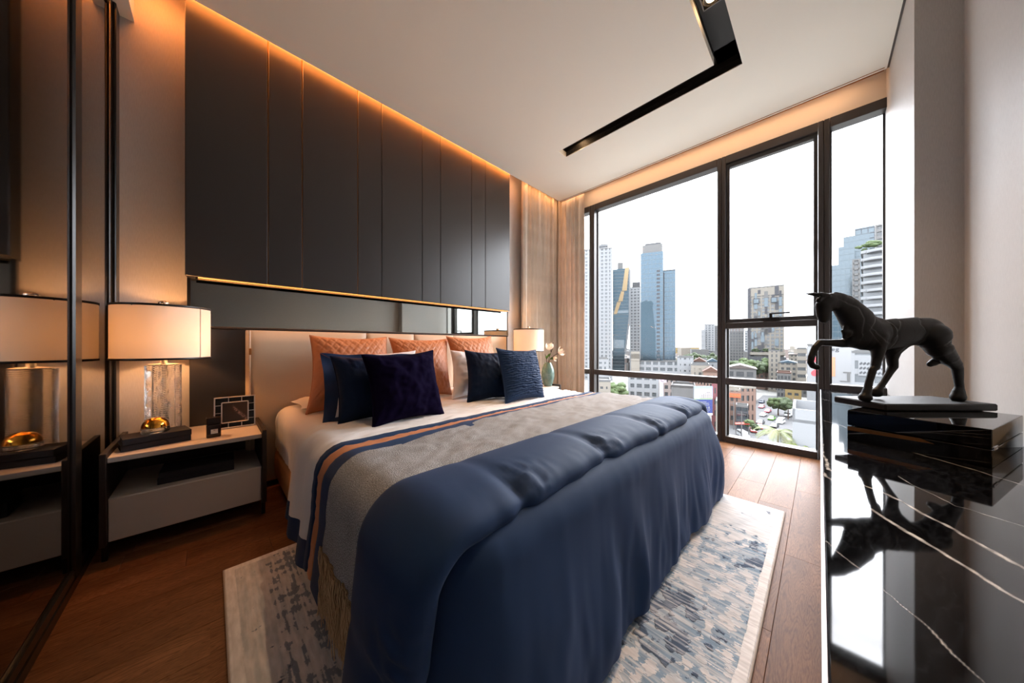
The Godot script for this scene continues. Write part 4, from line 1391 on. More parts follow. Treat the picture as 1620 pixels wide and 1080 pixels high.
func build_horse() -> void:
	# statue frame: local x along the slab, local z towards the viewer
	var dep := 1.125
	var o := Vector3(1.667, 0.670, 0.161)
	var t := thing("horse_statue", "black sculpted horse statue with one raised foreleg on a black slab", "statue", o, -0.7795)
	part("slab", bx(Vector3(0.195, 0.0125, -0.085), Vector3(0.392, 0.025, 0.172), 0.004), M.statue, t)
	# tracing units: the statue was measured at 0.52 mm a unit with the slab top 880 units down
	var U := 0.00052
	var P := func(a: float, b: float, c: float) -> Vector3: return Vector3((a - 398.0) * U, 0.0255 + (880.0 - b) * U, -0.085 + c * U)
	var B := []
	var add := func(l: Array, fz: float) -> void:
		var chain := []
		B.append(chain)
		for i in l.size() - 1:
			var a: Array = l[i]
			var b: Array = l[i + 1]
			chain.append([P.call(a[0], a[1], a[2]), P.call(b[0], b[1], b[2]), a[3] * U, b[3] * U, fz])
	# head, ears, neck
	add.call([[186, 172, 0, 54], [152, 205, 0, 54], [148, 262, 0, 44], [152, 293, 0, 37]], 0.72)
	add.call([[190, 190, 0, 52], [225, 185, 0, 50]], 0.7)
	for s in [-1.0, 1.0]:
		add.call([[155, 130 + s * 4, s * 24, 17], [105, 120 + s * 4, s * 28, 14], [48, 117 + s * 4, s * 26, 4]], 0.8)
	add.call([[120, 150, 18, 14], [95, 165, 20, 17], [86, 172, 20, 10]], 0.9)
	add.call([[210, 168, 0, 56], [265, 180, 0, 66], [330, 235, 0, 88], [395, 315, 0, 106], [440, 385, 0, 112]], 0.66)
	add.call([[238, 130, 0, 26], [330, 160, 0, 32], [410, 225, 0, 38], [480, 290, 0, 40]], 0.5)
	# trunk
	add.call([[430, 405, 0, 104], [470, 410, 0, 114], [570, 420, 0, 108], [690, 402, 0, 104], [800, 392, 0, 98], [890, 395, 0, 104]], 0.74)
	add.call([[480, 330, 0, 58], [580, 350, 0, 50], [700, 345, 0, 48], [820, 340, 0, 50], [900, 360, 0, 60]], 0.8)
	add.call([[380, 450, 0, 60], [430, 470, 0, 50]], 0.8)
	# breast ornament
	add.call([[310, 400, 10, 30], [270, 385, 12, 8]], 0.8)
	add.call([[300, 360, 10, 14], [292, 430, 10, 14]], 0.8)
	# raised foreleg (far side)
	add.call([[400, 460, -38, 44.7], [330, 474, -40, 31.0], [240, 470, -42, 24.1], [165, 468, -42, 23.2], [132, 500, -42, 20.6], [104, 570, -42, 20.6], [96, 612, -42, 18.9], [112, 640, -42, 18.9], [140, 648, -42, 20.6]], 1.0)
	# standing foreleg (near side)
	add.call([[490, 430, 40, 55.4], [492, 510, 44, 38.6], [480, 580, 46, 27.7], [468, 640, 46, 24.4], [450, 660, 46, 21.0], [425, 745, 46, 20.2], [415, 790, 46, 21.0], [404, 828, 46, 25.2], [398, 850, 46, 31.9]], 1.0)
	# far hind leg
	add.call([[760, 440, -40, 68.8], [700, 520, -44, 53.3], [700, 590, -44, 31.0], [706, 645, -44, 26.7], [680, 690, -44, 20.6], [640, 755, -44, 18.9], [610, 795, -44, 19.8], [588, 826, -44, 29.2]], 1.0)
	# near hind leg
	add.call([[885, 420, 36, 86.2], [925, 515, 42, 65.1], [985, 580, 44, 47.5], [1030, 620, 44, 35.2], [1050, 650, 44, 27.3], [1060, 740, 44, 22.0], [1066, 785, 44, 21.1], [1060, 820, 44, 29.9], [1056, 848, 44, 35.2]], 1.0)
	# hoof soles
	for h in [[396, 860, 46, 34], [584, 846, -44, 30], [1054, 860, 44, 36]]:
		add.call([[h[0] - 12, h[1], h[2], h[3] * 0.72], [h[0] + 14, h[1], h[2], h[3] * 0.72]], 1.0)
	# tail
	add.call([[960, 335, 0, 22], [1005, 380, 0, 28], [1030, 450, 4, 30], [1034, 530, 4, 24], [1005, 580, 0, 24], [950, 612, -4, 26], [925, 625, -4, 20]], 0.8)
	# carved lines on the near and far flank
	var C := []
	for l in [[[490, 235], [452, 320], [405, 385], [440, 440]], [[575, 300], [592, 370], [596, 440], [580, 495]], [[660, 315], [592, 405]], [[805, 305], [775, 340], [800, 400], [785, 450], [730, 500]], [[1000, 390], [960, 430], [905, 470]], [[275, 190], [345, 225], [372, 300], [365, 400]], [[445, 400], [500, 462], [545, 468], [560, 420], [570, 360]], [[900, 490], [960, 480], [1010, 520]]]:
		var q := []
		for p in l:
			q.append(Vector2((p[0] - 398.0) * U, 0.0255 + (880.0 - p[1]) * U))
		C.append([q, 6.0 * U, 45.0 * U])
	var g := blob(B, C, Vector3(-0.205, 0.018, -0.155), Vector3(0.375, 0.440, -0.012), 0.0027, 0.0030, 1.0)
	part("horse", g, M.statue, t)

func build_rug() -> void:
	var x0 := 0.035
	var x1 := 2.176
	var z0 := -1.655
	var z1 := -0.132
	var rn := noise(1.0, 121, 5)
	var bl := noise(1.0, 125, 3, FastNoiseLite.TYPE_CELLULAR)
	var cream := Color(0.77, 0.76, 0.76)
	var pale := Color(0.66, 0.68, 0.70)
	var blue := Color(0.47, 0.55, 0.62)
	var deep := Color(0.27, 0.325, 0.40)
	var w := 1120
	var h := 800
	var hgt := Image.create_empty(w, h, false, Image.FORMAT_RGB8)
	var f := func(i: int, j: int) -> Color:
		var x := (i + 0.5) / w * (x1 - x0)
		var z := (j + 0.5) / h * (z1 - z0)
		var streak := rn.get_noise_2d(x * 60.0, z * 3.0)         # yarn lines across
		var e := rn.get_noise_2d(x * 7.0, z * 7.0)
		var xx := x + e * 0.05
		var zz := z + e * 0.04
		# blocks of colour, worn at their edges
		var blk := rn.get_noise_2d(floor(xx * 3.4) * 7.1, floor(zz * 4.2 + floor(xx * 3.4) * 0.4) * 5.3)
		var mid := smoothstep(0.28, 0.62, x) * smoothstep(1.86, 1.62, x)
		var edge := minf(minf(x, x1 - x0 - x), minf(z, z1 - z0 - z))
		var worn := rn.get_noise_2d(x * 11.0 + 30.0, z * 16.0)
		var fine := rn.get_noise_2d(x * 50.0, z * 14.0)
		var amount := mid * (0.62 + 0.55 * blk) + worn * 0.5 + streak * 0.35
		var c := cream
		var ht := 0.45
		c = c.lerp(pale, clampf(0.35 + streak * 0.9 + e * 0.6, 0, 0.75))
		if amount > 0.38:
			c = blue.lerp(cream, clampf(0.28 + streak * 1.2, 0, 0.8))
			ht = 0.25
		var pat := mid * (0.35 + blk * 0.7) + worn * 0.9 + fine * 0.25
		if pat > 0.60:
			c = deep.lerp(cream, clampf(0.22 + streak * 1.3 + fine * 0.3, 0, 0.8))
			ht = 0.8
		elif pat > 0.545:
			c = c.lerp(deep, 0.35)
			ht = 0.1
		if absf(x - 0.17 - 0.02 * e) < 0.055 and worn + streak > 0.16:
			c = c.lerp(deep, 0.55)
		if edge < 0.030 + e * 0.004:
			c = cream.lerp(Color.WHITE, 0.15 + streak * 0.2)
			ht = 0.6
		hgt.set_pixel(i, j, Color(ht, ht, ht) + Color(streak, streak, streak) * 0.12)
		return c * (1.0 + 0.10 * fine)
	var m := mat(Color.WHITE, 0.95, 0.0, 0.15)
	m.albedo_texture = tex_of(w, h, f)
	bumpy(m, ImageTexture.create_from_image(hgt), 0.45)
	m.rim_enabled = true
	m.rim = 0.25
	var g := Geo.new().box(Vector3.ZERO, Vector3(x1 - x0, 0.013, z1 - z0), 0.004)
	for q in g.v.size():
		g.t[q] = Vector2(g.v[q].x / (x1 - x0) + 0.5, g.v[q].z / (z1 - z0) + 0.5)
	var t := thing("rug", "cream and faded blue abstract rug under the foot of the bed", "rug", Vector3((x0 + x1) / 2, 0.0067, (z0 + z1) / 2))
	part("pile", g, m, t)
	var bd := Geo.new()
	for s in [-1.0, 1.0]:
		bd.box(Vector3(0, -0.001, s * ((z1 - z0) / 2)), Vector3(x1 - x0 + 0.006, 0.010, 0.006), 0.002)
		bd.box(Vector3(s * ((x1 - x0) / 2), -0.001, 0), Vector3(0.006, 0.010, z1 - z0), 0.002)
	part("binding", bd, mat(Color(0.62, 0.58, 0.55), 0.9), t)

# ------------------------------------------------------------------ the city beyond the window
const GY := -29.1
const TURN := -0.7795

# a building: core with floor slabs and piers standing proud of it, so that the windows are the gaps between
func block(called: String, label: String, x: float, z: float, w: float, d: float, y1: float, o: Dictionary) -> Node3D:
	var y0: float = o.get("y0", GY)
	var t := thing(called, label, o.get("category", "building"), Vector3(x, y0, z), TURN + o.get("yaw", 0.0), o.get("group", ""))
	var h := y1 - y0
	var fl: float = o.get("floor", 3.2)
	var pr: float = o.get("proud", 0.25)
	part("glazing", bx(Vector3(0, h / 2, 0), Vector3(w - pr * 2, h, d - pr * 2)), o.core, t)
	var low: float = o.get("from", 0.0)
	if o.has("band"):
		var g := Geo.new()
		var bh: float = fl * o.band
		var n := int((h - low) / fl)
		for i in n + 1:
			g.box(Vector3(0, minf(low + i * fl + bh / 2, h - bh / 2), 0), Vector3(w, bh, d))
		part("floor_bands", g, o.wall, t, true)
	if o.has("rib"):
		var g := Geo.new()
		var bay: float = o.get("bay", 3.0)
		var rw: float = bay * o.rib
		var n := int(round(w / bay))
		for i in n + 1:
			var px := clampf(-w / 2 + w * i / n, -w / 2 + rw / 2, w / 2 - rw / 2)
			g.box(Vector3(px, (h + low) / 2, d / 2 - pr / 2 + 0.02), Vector3(rw, h - low, pr))
		n = int(round(d / bay))
		for i in n + 1:
			var pz := clampf(-d / 2 + d * i / n, -d / 2 + rw / 2, d / 2 - rw / 2)
			for s in [-1.0, 1.0]:
				g.box(Vector3(s * (w / 2 - pr / 2 + 0.02), (h + low) / 2, pz), Vector3(pr, h - low, rw))
		part("piers", g, o.get("ribm", o.wall), t, true)
	if low > 0.0:
		part("base", bx(Vector3(0, low / 2, 0), Vector3(w, low, d)), o.wall, t)
	if o.has("roof"):
		var r: Material = o.roof
		if o.get("gable", 0.0) > 0.0:
			var gh: float = o.gable
			var p := PackedVector2Array([Vector2(-w / 2 - 0.5, h), Vector2(w / 2 + 0.5, h), Vector2(0, h + gh)])
			part("roof", Geo.new().prism(p, -d / 2 - 0.5, d / 2 + 0.5), r, t)
		else:
			var g := Geo.new()
			g.box(Vector3(0, h + 0.05, 0), Vector3(w, 0.1, d))
			for s in [-1.0, 1.0]:
				g.box(Vector3(s * (w / 2 - 0.15), h + 0.4, 0), Vector3(0.3, 0.8, d))
				g.box(Vector3(0, h + 0.4, s * (d / 2 - 0.15)), Vector3(w - 0.6, 0.8, 0.3))
			part("roof", g, r, t)
	return t

func crown(g: Geo, c: Vector3, r: Vector3, seed_: int, lumps: int) -> void:
	var rng := RandomNumberGenerator.new()
	rng.seed = seed_
	for i in lumps:
		var dir := Vector3(rng.randfn(), rng.randfn() * 0.8 + 0.2, rng.randfn()).normalized()
		var cc := c + dir * r * rng.randf_range(0.3, 0.8)
		var rr := r * rng.randf_range(0.20, 0.34)
		var rows := []
		for j in 7:
			var a := lerpf(-PI / 2, PI / 2, j / 6.0)
			var row := PackedVector3Array()
			for e in 10:
				var b := -TAU * (e % 9) / 9.0
				var jit := 0.75 + 0.5 * fposmod(sin((j * 13.7 + (e % 9) * 7.3 + i * 3.1) * 12.9898) * 43758.5, 1.0)
				row.append(cc + Vector3(cos(a) * cos(b), sin(a), cos(a) * sin(b)) * rr * jit)
			rows.append(row)
		g.sheet(rows, true)

func tree(label: String, at: Vector3, h: float, r: float, seed_: int, m: Material, group := "") -> void:
	var t := thing("tree", label, "tree", at, 0.0, group)
	part("trunk", Geo.new().tube([Vector3(0, 0, 0), Vector3(0.1, h * 0.4, 0), Vector3(0, h * 0.7, 0.1)], [r * 0.07, r * 0.05, r * 0.03], 6), M.twig, t)
	var g := Geo.new()
	crown(g, Vector3(0, h - r * 0.8, 0), Vector3(r, r * 0.85, r), seed_, 60)
	part("crown", g, m, t)

func palm(label: String, at: Vector3, h: float, reach: float, seed_: int) -> void:
	var t := thing("palm_tree", label, "palm tree", at)
	var tp := []
	var tr := []
	for i in 9:
		var q := i / 8.0
		tp.append(Vector3(0.5 * q * q, h * q, 0.2 * q))
		tr.append(0.22 - 0.07 * q)
	part("trunk", Geo.new().tube(tp, tr, 8), mat(Color(0.42, 0.37, 0.31), 0.9), t)
	var rng := RandomNumberGenerator.new()
	rng.seed = seed_
	for i in 19:
		var a := TAU * i / 19.0 * 2.37 + rng.randf() * 0.3
		var up := rng.randf_range(0.05, 1.15)
		var dir := Vector3(cos(a), 0, sin(a))
		var L := reach * rng.randf_range(0.8, 1.1)
		var pts := []
		var rad := []
		for j in 9:
			var q := j / 8.0
			pts.append(tp[8] + dir * L * (q * cos(up * 0.6) * 0.95) + Vector3(0, L * (up * 0.75 * q - 0.85 * q * q), 0))
			rad.append(0.045 * (1.0 - 0.7 * q))
		var g := Geo.new().tube(pts, rad, 4, false)
		var sd := dir.cross(Vector3.UP)
		for j in range(2, 34):
			var q := j / 34.0
			var k := q * 8.0
			var p: Vector3 = pts[int(k)].lerp(pts[mini(int(k) + 1, 8)], k - int(k))
			var fw: Vector3 = (pts[mini(int(k) + 1, 8)] - pts[int(k)]).normalized()
			var ll := L * 0.26 * sin(PI * (0.15 + 0.8 * q)) * rng.randf_range(0.85, 1.1)
			for s in [-1.0, 1.0]:
				var e: Vector3 = p + (sd * s * 0.8 + fw * 0.55 + Vector3(0, -0.35, 0)).normalized() * ll
				g.quad(p - fw * 0.05, p + fw * 0.05, e + fw * 0.015, e - fw * 0.015)
		part("frond", g, M.palm if i % 3 else M.palm2, t)

func car(label: String, x: float, z: float, yaw: float, c: Color, van := 0) -> void:
	var t := thing("van" if van else "car", label, "vehicle", Vector3(x, GY, z), yaw)
	var L := 4.5 if van == 0 else (5.2 if van == 1 else 6.5)
	var g := Geo.new()
	var gl := Geo.new()
	if van == 0:
		g.prism(PackedVector2Array([Vector2(-2.2, 0.35), Vector2(2.2, 0.35), Vector2(2.25, 0.75), Vector2(1.2, 0.92), Vector2(-1.9, 0.95), Vector2(-2.25, 0.85)]), -0.86, 0.86)
		g.prism(PackedVector2Array([Vector2(-1.35, 1.42), Vector2(-1.25, 1.36), Vector2(0.35, 1.36), Vector2(0.45, 1.42), Vector2(0.2, 1.50), Vector2(-1.1, 1.50)]), -0.66, 0.66)
		gl.prism(PackedVector2Array([Vector2(-1.9, 0.94), Vector2(1.15, 0.92), Vector2(0.40, 1.40), Vector2(-1.32, 1.40)]), -0.72, 0.72)
	elif van == 1:
		g.prism(PackedVector2Array([Vector2(-2.6, 0.35), Vector2(2.5, 0.35), Vector2(2.6, 0.9), Vector2(1.9, 1.15), Vector2(-2.6, 1.15)]), -0.92, 0.92)
		g.prism(PackedVector2Array([Vector2(-2.55, 1.70), Vector2(1.2, 1.70), Vector2(1.1, 1.95), Vector2(-2.5, 1.95)]), -0.84, 0.84)
		gl.prism(PackedVector2Array([Vector2(-2.55, 1.14), Vector2(1.85, 1.14), Vector2(1.22, 1.72), Vector2(-2.5, 1.72)]), -0.87, 0.87)
	else:
		g.box(Vector3(-0.9, 1.75, 0), Vector3(4.4, 2.2, 2.1), 0.05)
		g.box(Vector3(2.2, 1.2, 0), Vector3(1.6, 1.4, 1.9), 0.2)
		gl.box(Vector3(2.62, 1.65, 0), Vector3(0.8, 0.5, 1.92), 0.05)
	part("body", g, mat(c, 0.3, 0.0, 0.6), t)
	part("windows", gl, M.cityglass, t)
	for sx in [-0.30, 0.31]:
		for sz in [-0.78, 0.78]:
			var wg := Geo.new()
			wg.x = Transform3D(Basis(Vector3.RIGHT, PI / 2), Vector3(sx * L, 0.33, sz))
			wg.lathe([Vector2(0, -0.1), Vector2(0.33, -0.1), Vector2(0.33, 0.1), Vector2(0, 0.1)], 12)
			part("wheel", wg, M.black, t)

func words(text: String, height: float, m: Material, parent: Node3D, at: Vector3, called := "lettering", turn := 0.0) -> void:
	var tm := TextMesh.new()
	var f := SystemFont.new()
	f.font_names = PackedStringArray(["Droid Sans"])
	f.font_weight = 700
	tm.font = f
	tm.text = text
	tm.font_size = 32
	tm.pixel_size = height / 23.0
	tm.depth = height * 0.06
	tm.curve_step = 2.0
	var o := MeshInstance3D.new()
	o.name = called
	o.mesh = tm
	o.material_override = m
	parent.add_child(o, true)
	o.position = at
	o.rotation.y = turn

func build_city() -> void:
	M.cityglass = mat(Color(0.13, 0.16, 0.18), 0.12, 0.0, 0.7)
	M.skyglass = mat(Color(0.252, 0.304, 0.342), 0.14, 0.75)
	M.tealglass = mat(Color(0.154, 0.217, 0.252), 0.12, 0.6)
	M.paleglass = mat(Color(0.301, 0.332, 0.352), 0.15, 0.7)
	M.cw = mat(Color(0.419, 0.423, 0.430), 0.8)
	M.cc = mat(Color(0.419, 0.396, 0.363), 0.8)
	M.cp = mat(Color(0.407, 0.363, 0.347), 0.8)
	M.cs = mat(Color(0.385, 0.301, 0.262), 0.8)
	M.cg = mat(Color(0.322, 0.318, 0.315), 0.85)
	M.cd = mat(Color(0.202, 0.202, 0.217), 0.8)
	M.cy = mat(Color(0.433, 0.363, 0.224), 0.8)
	M.cr = mat(Color(0.363, 0.197, 0.210), 0.8)
	M.win = mat(Color(0.181, 0.192, 0.202), 0.25, 0.0, 0.6)
	M.winl = mat(Color(0.266, 0.280, 0.293), 0.25, 0.0, 0.6)
	M.roofg = mat(Color(0.210, 0.202, 0.197), 0.9)
	M.roofw = mat(Color(0.293, 0.293, 0.293), 0.8)
	M.roofb = mat(Color(0.154, 0.126, 0.116), 0.85)
	M.roofblue = mat(Color(0.140, 0.217, 0.266), 0.7)
	M.rooforange = mat(Color(0.252, 0.154, 0.111), 0.8)
	M.roofpink = mat(Color(0.252, 0.220, 0.206), 0.8)
	M.mullion = mat(Color(0.293, 0.322, 0.336), 0.4, 0.4)
	M.tree = mat(Color(0.154, 0.202, 0.091), 0.8)
	M.tree2 = mat(Color(0.197, 0.252, 0.111), 0.8)
	M.palm = mat(Color(0.293, 0.322, 0.140), 0.55)
	M.palm2 = mat(Color(0.363, 0.363, 0.197), 0.55)
	single("ground", span(Vector3(8, GY - 1.0, -700), Vector3(1600, GY - 0.05, 600)), mat(Color(0.44, 0.435, 0.42), 0.9), "pale grey city ground between the buildings", "ground", Vector3.ZERO, 0, "", "structure")
	# the street, running away to the right of centre
	var road := PackedVector2Array([Vector2(60, -26), Vector2(110, -30), Vector2(150, -24), Vector2(235, -24), Vector2(235, -11), Vector2(165, -6), Vector2(110, -8), Vector2(60, -8)])
	var pr := PackedVector2Array()
	for p in road:
		pr.append(Vector2(p.x, p.y))
	var rg := Geo.new().prism(pr, -0.04, 0.0, Vector3(1, 0, 0), Vector3(0, 0, 1))
	single("road", rg, mat(Color(0.27, 0.27, 0.275), 0.9), "grey asphalt street busy with cars below the window", "road", Vector3(0, GY - 0.02, 0), 0, "", "structure")
	# far low-rise sprawl up to the horizon: too many and too small to tell apart
	var rng := RandomNumberGenerator.new()
	rng.seed = 77
	var sprawl := [Geo.new(), Geo.new(), Geo.new(), Geo.new()]
	for i in 1500:
		var dep := 330.0 + 900.0 * pow(rng.randf(), 1.5)
		var lat := rng.randf_range(-0.05, 1.25) * dep
		var p := Vector3(0.711 * lat + 0.703 * dep, GY, 0.703 * lat - 0.711 * dep)
		var hh := rng.randf_range(5, 16) + (12.0 * rng.randf() if rng.randf() < 0.12 else 0.0)
		var g: Geo = sprawl[i % 4]
		g.x = Transform3D(Basis(Vector3.UP, TURN + rng.randf_range(-0.5, 0.5)), p)
		g.box(Vector3(0, hh / 2, 0), Vector3(rng.randf_range(8, 22), hh, rng.randf_range(8, 20)))
	var sp := thing("far_city", "low hazy rooftops of the far city along the horizon", "buildings")
	for i in 4:
		part("rooftops", sprawl[i], [M.cc, M.cg, M.cp, M.roofw][i], sp, true)
	sp.set_meta("kind", "stuff")
	# towers in the left bay
	block("tower", "tall white apartment tower cut by the left window post", 242.2, -141.1, 29.3, 22, 82.3, {yaw = -0.264, core = M.winl, wall = M.cw, band = 0.42, floor = 3.1, rib = 0.5, bay = 3.1, proud = 0.5, roof = M.cg})
	var ac := block("tower", "stepped crown tower of the white apartment block by the left post", 246.0, -134.6, 8.3, 14, 87.5, {yaw = -0.291, y0 = 82.35, core = M.cd, wall = M.cw, band = 0.35, floor = 1.8, category = "tower top"})
	part("spire", bx(Vector3(-1, 7.5, 0), Vector3(1.2, 5, 1.2)), M.cw, ac)
	# twisted glass tower: slanting facets, wide at mid height and narrow at the foot
	var tw := thing("tower", "leaning faceted glass tower with a golden fold", "building", Vector3(287.0, GY, -138.0), TURN - 0.33)
	var W := 7.5
	part("shaft", Geo.new().prism(PackedVector2Array([Vector2(-W, 0), Vector2(3.2, 0), Vector2(3.6, 22), Vector2(W, 58), Vector2(W + 0.4, 104), Vector2(-W, 103)]), -7.0, 7.0), M.tealglass, tw)
	var tb := Geo.new()
	for i in 31:
		var y := 4.0 + i * 3.25
		var xr := lerpf(3.4, W, clampf((y - 22) / 36.0, 0, 1))
		tb.box(Vector3((xr - W) / 2, y, 7.0), Vector3(xr + W - 0.2, 0.45, 0.5))
	part("floor_bands", tb, M.mullion, tw, true)
	var gf := Geo.new()
	gf.prism(PackedVector2Array([Vector2(1.0, 82), Vector2(5.4, 82), Vector2(7.4, 104.2), Vector2(4.0, 104.2)]), 7.0, 7.5)
	gf.prism(PackedVector2Array([Vector2(-2.5, 72), Vector2(1.6, 72), Vector2(3.2, 81.5), Vector2(0.2, 81.5)]), 7.0, 7.45)
	gf.prism(PackedVector2Array([Vector2(-6.6, 60), Vector2(-3.6, 60), Vector2(0.2, 71.5), Vector2(-3.4, 71.5)]), 7.0, 7.45)
	part("golden_fold", gf, mat(Color(0.52, 0.435, 0.31), 0.45, 0.2), tw)
	var wf := Geo.new()
	wf.prism(PackedVector2Array([Vector2(3.4, 24), Vector2(4.6, 20), Vector2(W + 1.4, 58), Vector2(W + 1.4, 102), Vector2(W - 0.2, 103), Vector2(W - 0.4, 58)]), 6.0, 7.2)
	part("white_edge", wf, M.cw, tw)
	var wb := Geo.new()
	wb.box(Vector3(0, 62.0, 7.0), Vector3(13.5, 2.6, 0.7))
	part("pale_band", wb, M.paleglass, tw)
	part("pale_band", bx(Vector3(-1.9, 31.0, 7.0), Vector3(10.0, 8.0, 0.7)), M.paleglass, tw)
	part("roof_box", bx(Vector3(-0.5, 107, 0), Vector3(5, 7, 6)), M.cg, tw)
	block("tower", "white apartment tower left of the blue glass tower", 325.3, -140.2, 10.8, 18, 61.1, {yaw = -0.385, core = M.win, wall = M.cw, band = 0.45, floor = 3.2, rib = 0.35, bay = 4.0, proud = 0.5, roof = M.cg})
	block("tower", "dark rooftop plant room of the white tower beside the blue one", 325.4, -139.0, 8.1, 12, 67.5, {yaw = -0.388, y0 = 61.2, core = M.cd, wall = M.cg, band = 0.3, floor = 2.0, category = "tower top"})
	# blue tower
	var bt := block("tower", "tall blue glass tower, the highest in the left bay", 256.5, -96.7, 16.1, 20, 74, {yaw = -0.431, core = M.skyglass, wall = M.mullion, band = 0.07, floor = 3.6, rib = 0.05, bay = 2.5, proud = 0.12})
	var sl := Geo.new()
	for i in 27:
		sl.box(Vector3(4.6, 10 + i * 3.0, 10.05), Vector3(2.3, 1.5, 0.4))
	part("slot_windows", sl, M.cd, bt, true)
	part("crown", bx(Vector3(0.3, 106.6, -0.5), Vector3(14.8, 7.0, 15)), M.cg, bt)
	part("roof_rail", bx(Vector3(0.8, 111.0, 0), Vector3(12, 1.6, 10)), M.cd, bt)
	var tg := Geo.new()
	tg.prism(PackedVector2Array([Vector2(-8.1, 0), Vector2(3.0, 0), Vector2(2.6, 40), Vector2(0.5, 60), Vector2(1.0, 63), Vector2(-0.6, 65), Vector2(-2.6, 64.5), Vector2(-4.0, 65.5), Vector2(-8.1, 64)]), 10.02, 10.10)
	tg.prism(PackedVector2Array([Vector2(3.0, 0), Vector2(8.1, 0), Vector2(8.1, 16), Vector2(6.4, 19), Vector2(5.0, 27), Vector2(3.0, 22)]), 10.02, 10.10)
	part("painted_reflection", tg, M.tealglass, bt)  # darker glass patches paint the reflection of a building into the facade
	var bw := block("tower", "lower wing of the blue glass tower on its right", 265.5, -86.3, 8.7, 18, 59.5, {yaw = -0.477, core = M.skyglass, wall = M.mullion, band = 0.07, floor = 3.6, rib = 0.05, bay = 2.4, proud = 0.12, roof = M.cd})
	part("dark_joint", bx(Vector3(-4.0, 44, 8.9), Vector3(1.2, 87, 0.5)), M.cd, bw)  # dark upright strip where the wing meets the main tower
	block("podium", "long white podium building at the foot of the blue tower", 243.4, -89.0, 33.4, 14, -11.6, {yaw = -0.441, core = M.winl, wall = M.cw, band = 0.45, floor = 4.4, rib = 0.3, bay = 4.6, proud = 0.3, roof = M.roofw})
	block("house", "cream block standing at the left end of the white podium", 236.4, -101.7, 6.2, 14, -4.1, {yaw = -0.385, core = M.cc, wall = M.cc, band = 0.9, floor = 6.0, roof = M.roofw})
	block("tower", "pale concrete apartment tower left of the middle window post", 500.9, -109.6, 12.4, 24, 29.3, {yaw = -0.576, core = M.winl, wall = M.cw, band = 0.35, floor = 3.2, rib = 0.5, bay = 3.6, proud = 0.6, roof = M.cg})
	block("tower", "slim white side shaft of the pale apartment tower", 492.7, -115.5, 5.2, 20, 22.4, {yaw = -0.561, core = M.cw, wall = M.cw, band = 0.5, floor = 6.0, category = "tower"})
	block("tower", "grey ribbed tower half behind the middle window post", 506.5, -99.0, 13.8, 24, 27, {yaw = -0.598, core = M.winl, wall = M.cg, band = 0.3, floor = 3.2, rib = 0.4, bay = 2.6, proud = 0.5, roof = M.cg})
	block("hall", "long beige hall on the horizon behind the trees", 587.2, -163.0, 37.5, 20, -3.9, {yaw = -0.521, core = M.cd, wall = M.cy, band = 0.7, floor = 7.0, rib = 0.5, bay = 7.0, roof = M.cc})
	# low houses in the left bay, above the transom
	var hs := [["white house with a flat roof and a row of thin windows right of the podium", 189.6, -53.1, 7.5, 14, -6.1, "cw", "roofw", 0.7], ["cream house with dark windows in front of the orange roof", 178.2, -43.2, 7.7, 14, -9.2, "cc", "roofw", 0.6], ["salmon brick house beside the middle window post", 169.2, -36.6, 5.9, 12, -11.4, "cs", "rooforange", 0.5], ["white house under a small white gable in the left bay", 234.8, -56.3, 6.4, 12, -8.8, "cw", "roofw", 0.6], ["white house with a bright blue roof in the left bay", 250.9, -53.2, 6.6, 10, -10.6, "cw", "roofblue", 0.6], ["grey house with an orange tiled roof in the left bay", 205.3, -50.1, 6.0, 10, -8.6, "cg", "rooforange", 0.6]]
	for h in hs:
		block("house", h[0], h[1], h[2], h[3], h[4], h[5], {core = M.win, wall = M[h[6]], band = h[8], floor = 3.3, rib = 0.55, bay = 2.6, roof = M[h[7]], yaw = -0.55, gable = 2.2 if h[7] in ["roofblue", "rooforange"] else 0.0})
	# middle bay towers
	block("tower", "dark grey striped apartment tower just right of the middle post", 415.2, -67.3, 17.2, 24, 15.7, {yaw = -0.631, core = M.win, wall = M.cg, band = 0.3, floor = 3.1, rib = 0.35, bay = 2.4, proud = 0.5})
	block("tower", "pink ribbed upper storeys of the dark striped tower", 414.7, -66.8, 16.8, 22, 27, {yaw = -0.632, y0 = 15.7, core = M.cp, wall = M.cp, band = 0.12, floor = 5.0, rib = 0.5, bay = 2.8, proud = 0.6, ribm = M.cw, category = "tower top"})
	block("tower", "thin white distant tower left of the patterned high-rise", 583.1, -79.4, 3.8, 16, 23.5, {yaw = -0.656, core = M.winl, wall = M.cw, band = 0.5, floor = 4.0})
	var pt := block("tower", "broad high-rise with an irregular patchwork facade in the middle bay", 333.0, -32.1, 22.7, 18, 48.5, {yaw = -0.695, core = M.winl, wall = M.cc, band = 0.30, floor = 3.0, rib = 0.32, bay = 3.0, proud = 0.5, roof = M.cg})
	var pg := Geo.new()
	var pd := Geo.new()
	var pb := Geo.new()
	for i in 62:
		var c := int(rng.randf() * 9.0)
		var y := 20.0 + int(rng.randf() * 19.0) * 3.0
		var g: Geo = [pg, pd, pb][i % 3]
		g.box(Vector3(-8.6 + c * 2.2, y, 9.0), Vector3(rng.randf_range(1.2, 2.6), rng.randf_range(2.6, 7.5), 0.7 + 0.1 * (i % 3)))
	part("facade_panels", pg, M.cg, pt, true)
	part("facade_panels", pd, M.cd, pt, true)
	part("facade_panels", pb, M.paleglass, pt, true)
	for s in [-1.0, 1.0]:
		var wn := part("picture_window", bx(Vector3(s * 5.6 - 0.5, 66.5, 9.3), Vector3(3.9, 4.4, 1.2)), M.cd, pt)
		part("pane", bx(Vector3(s * 5.6 - 0.5, 66.5, 9.95), Vector3(3.1, 3.4, 0.2)), M.paleglass, wn)
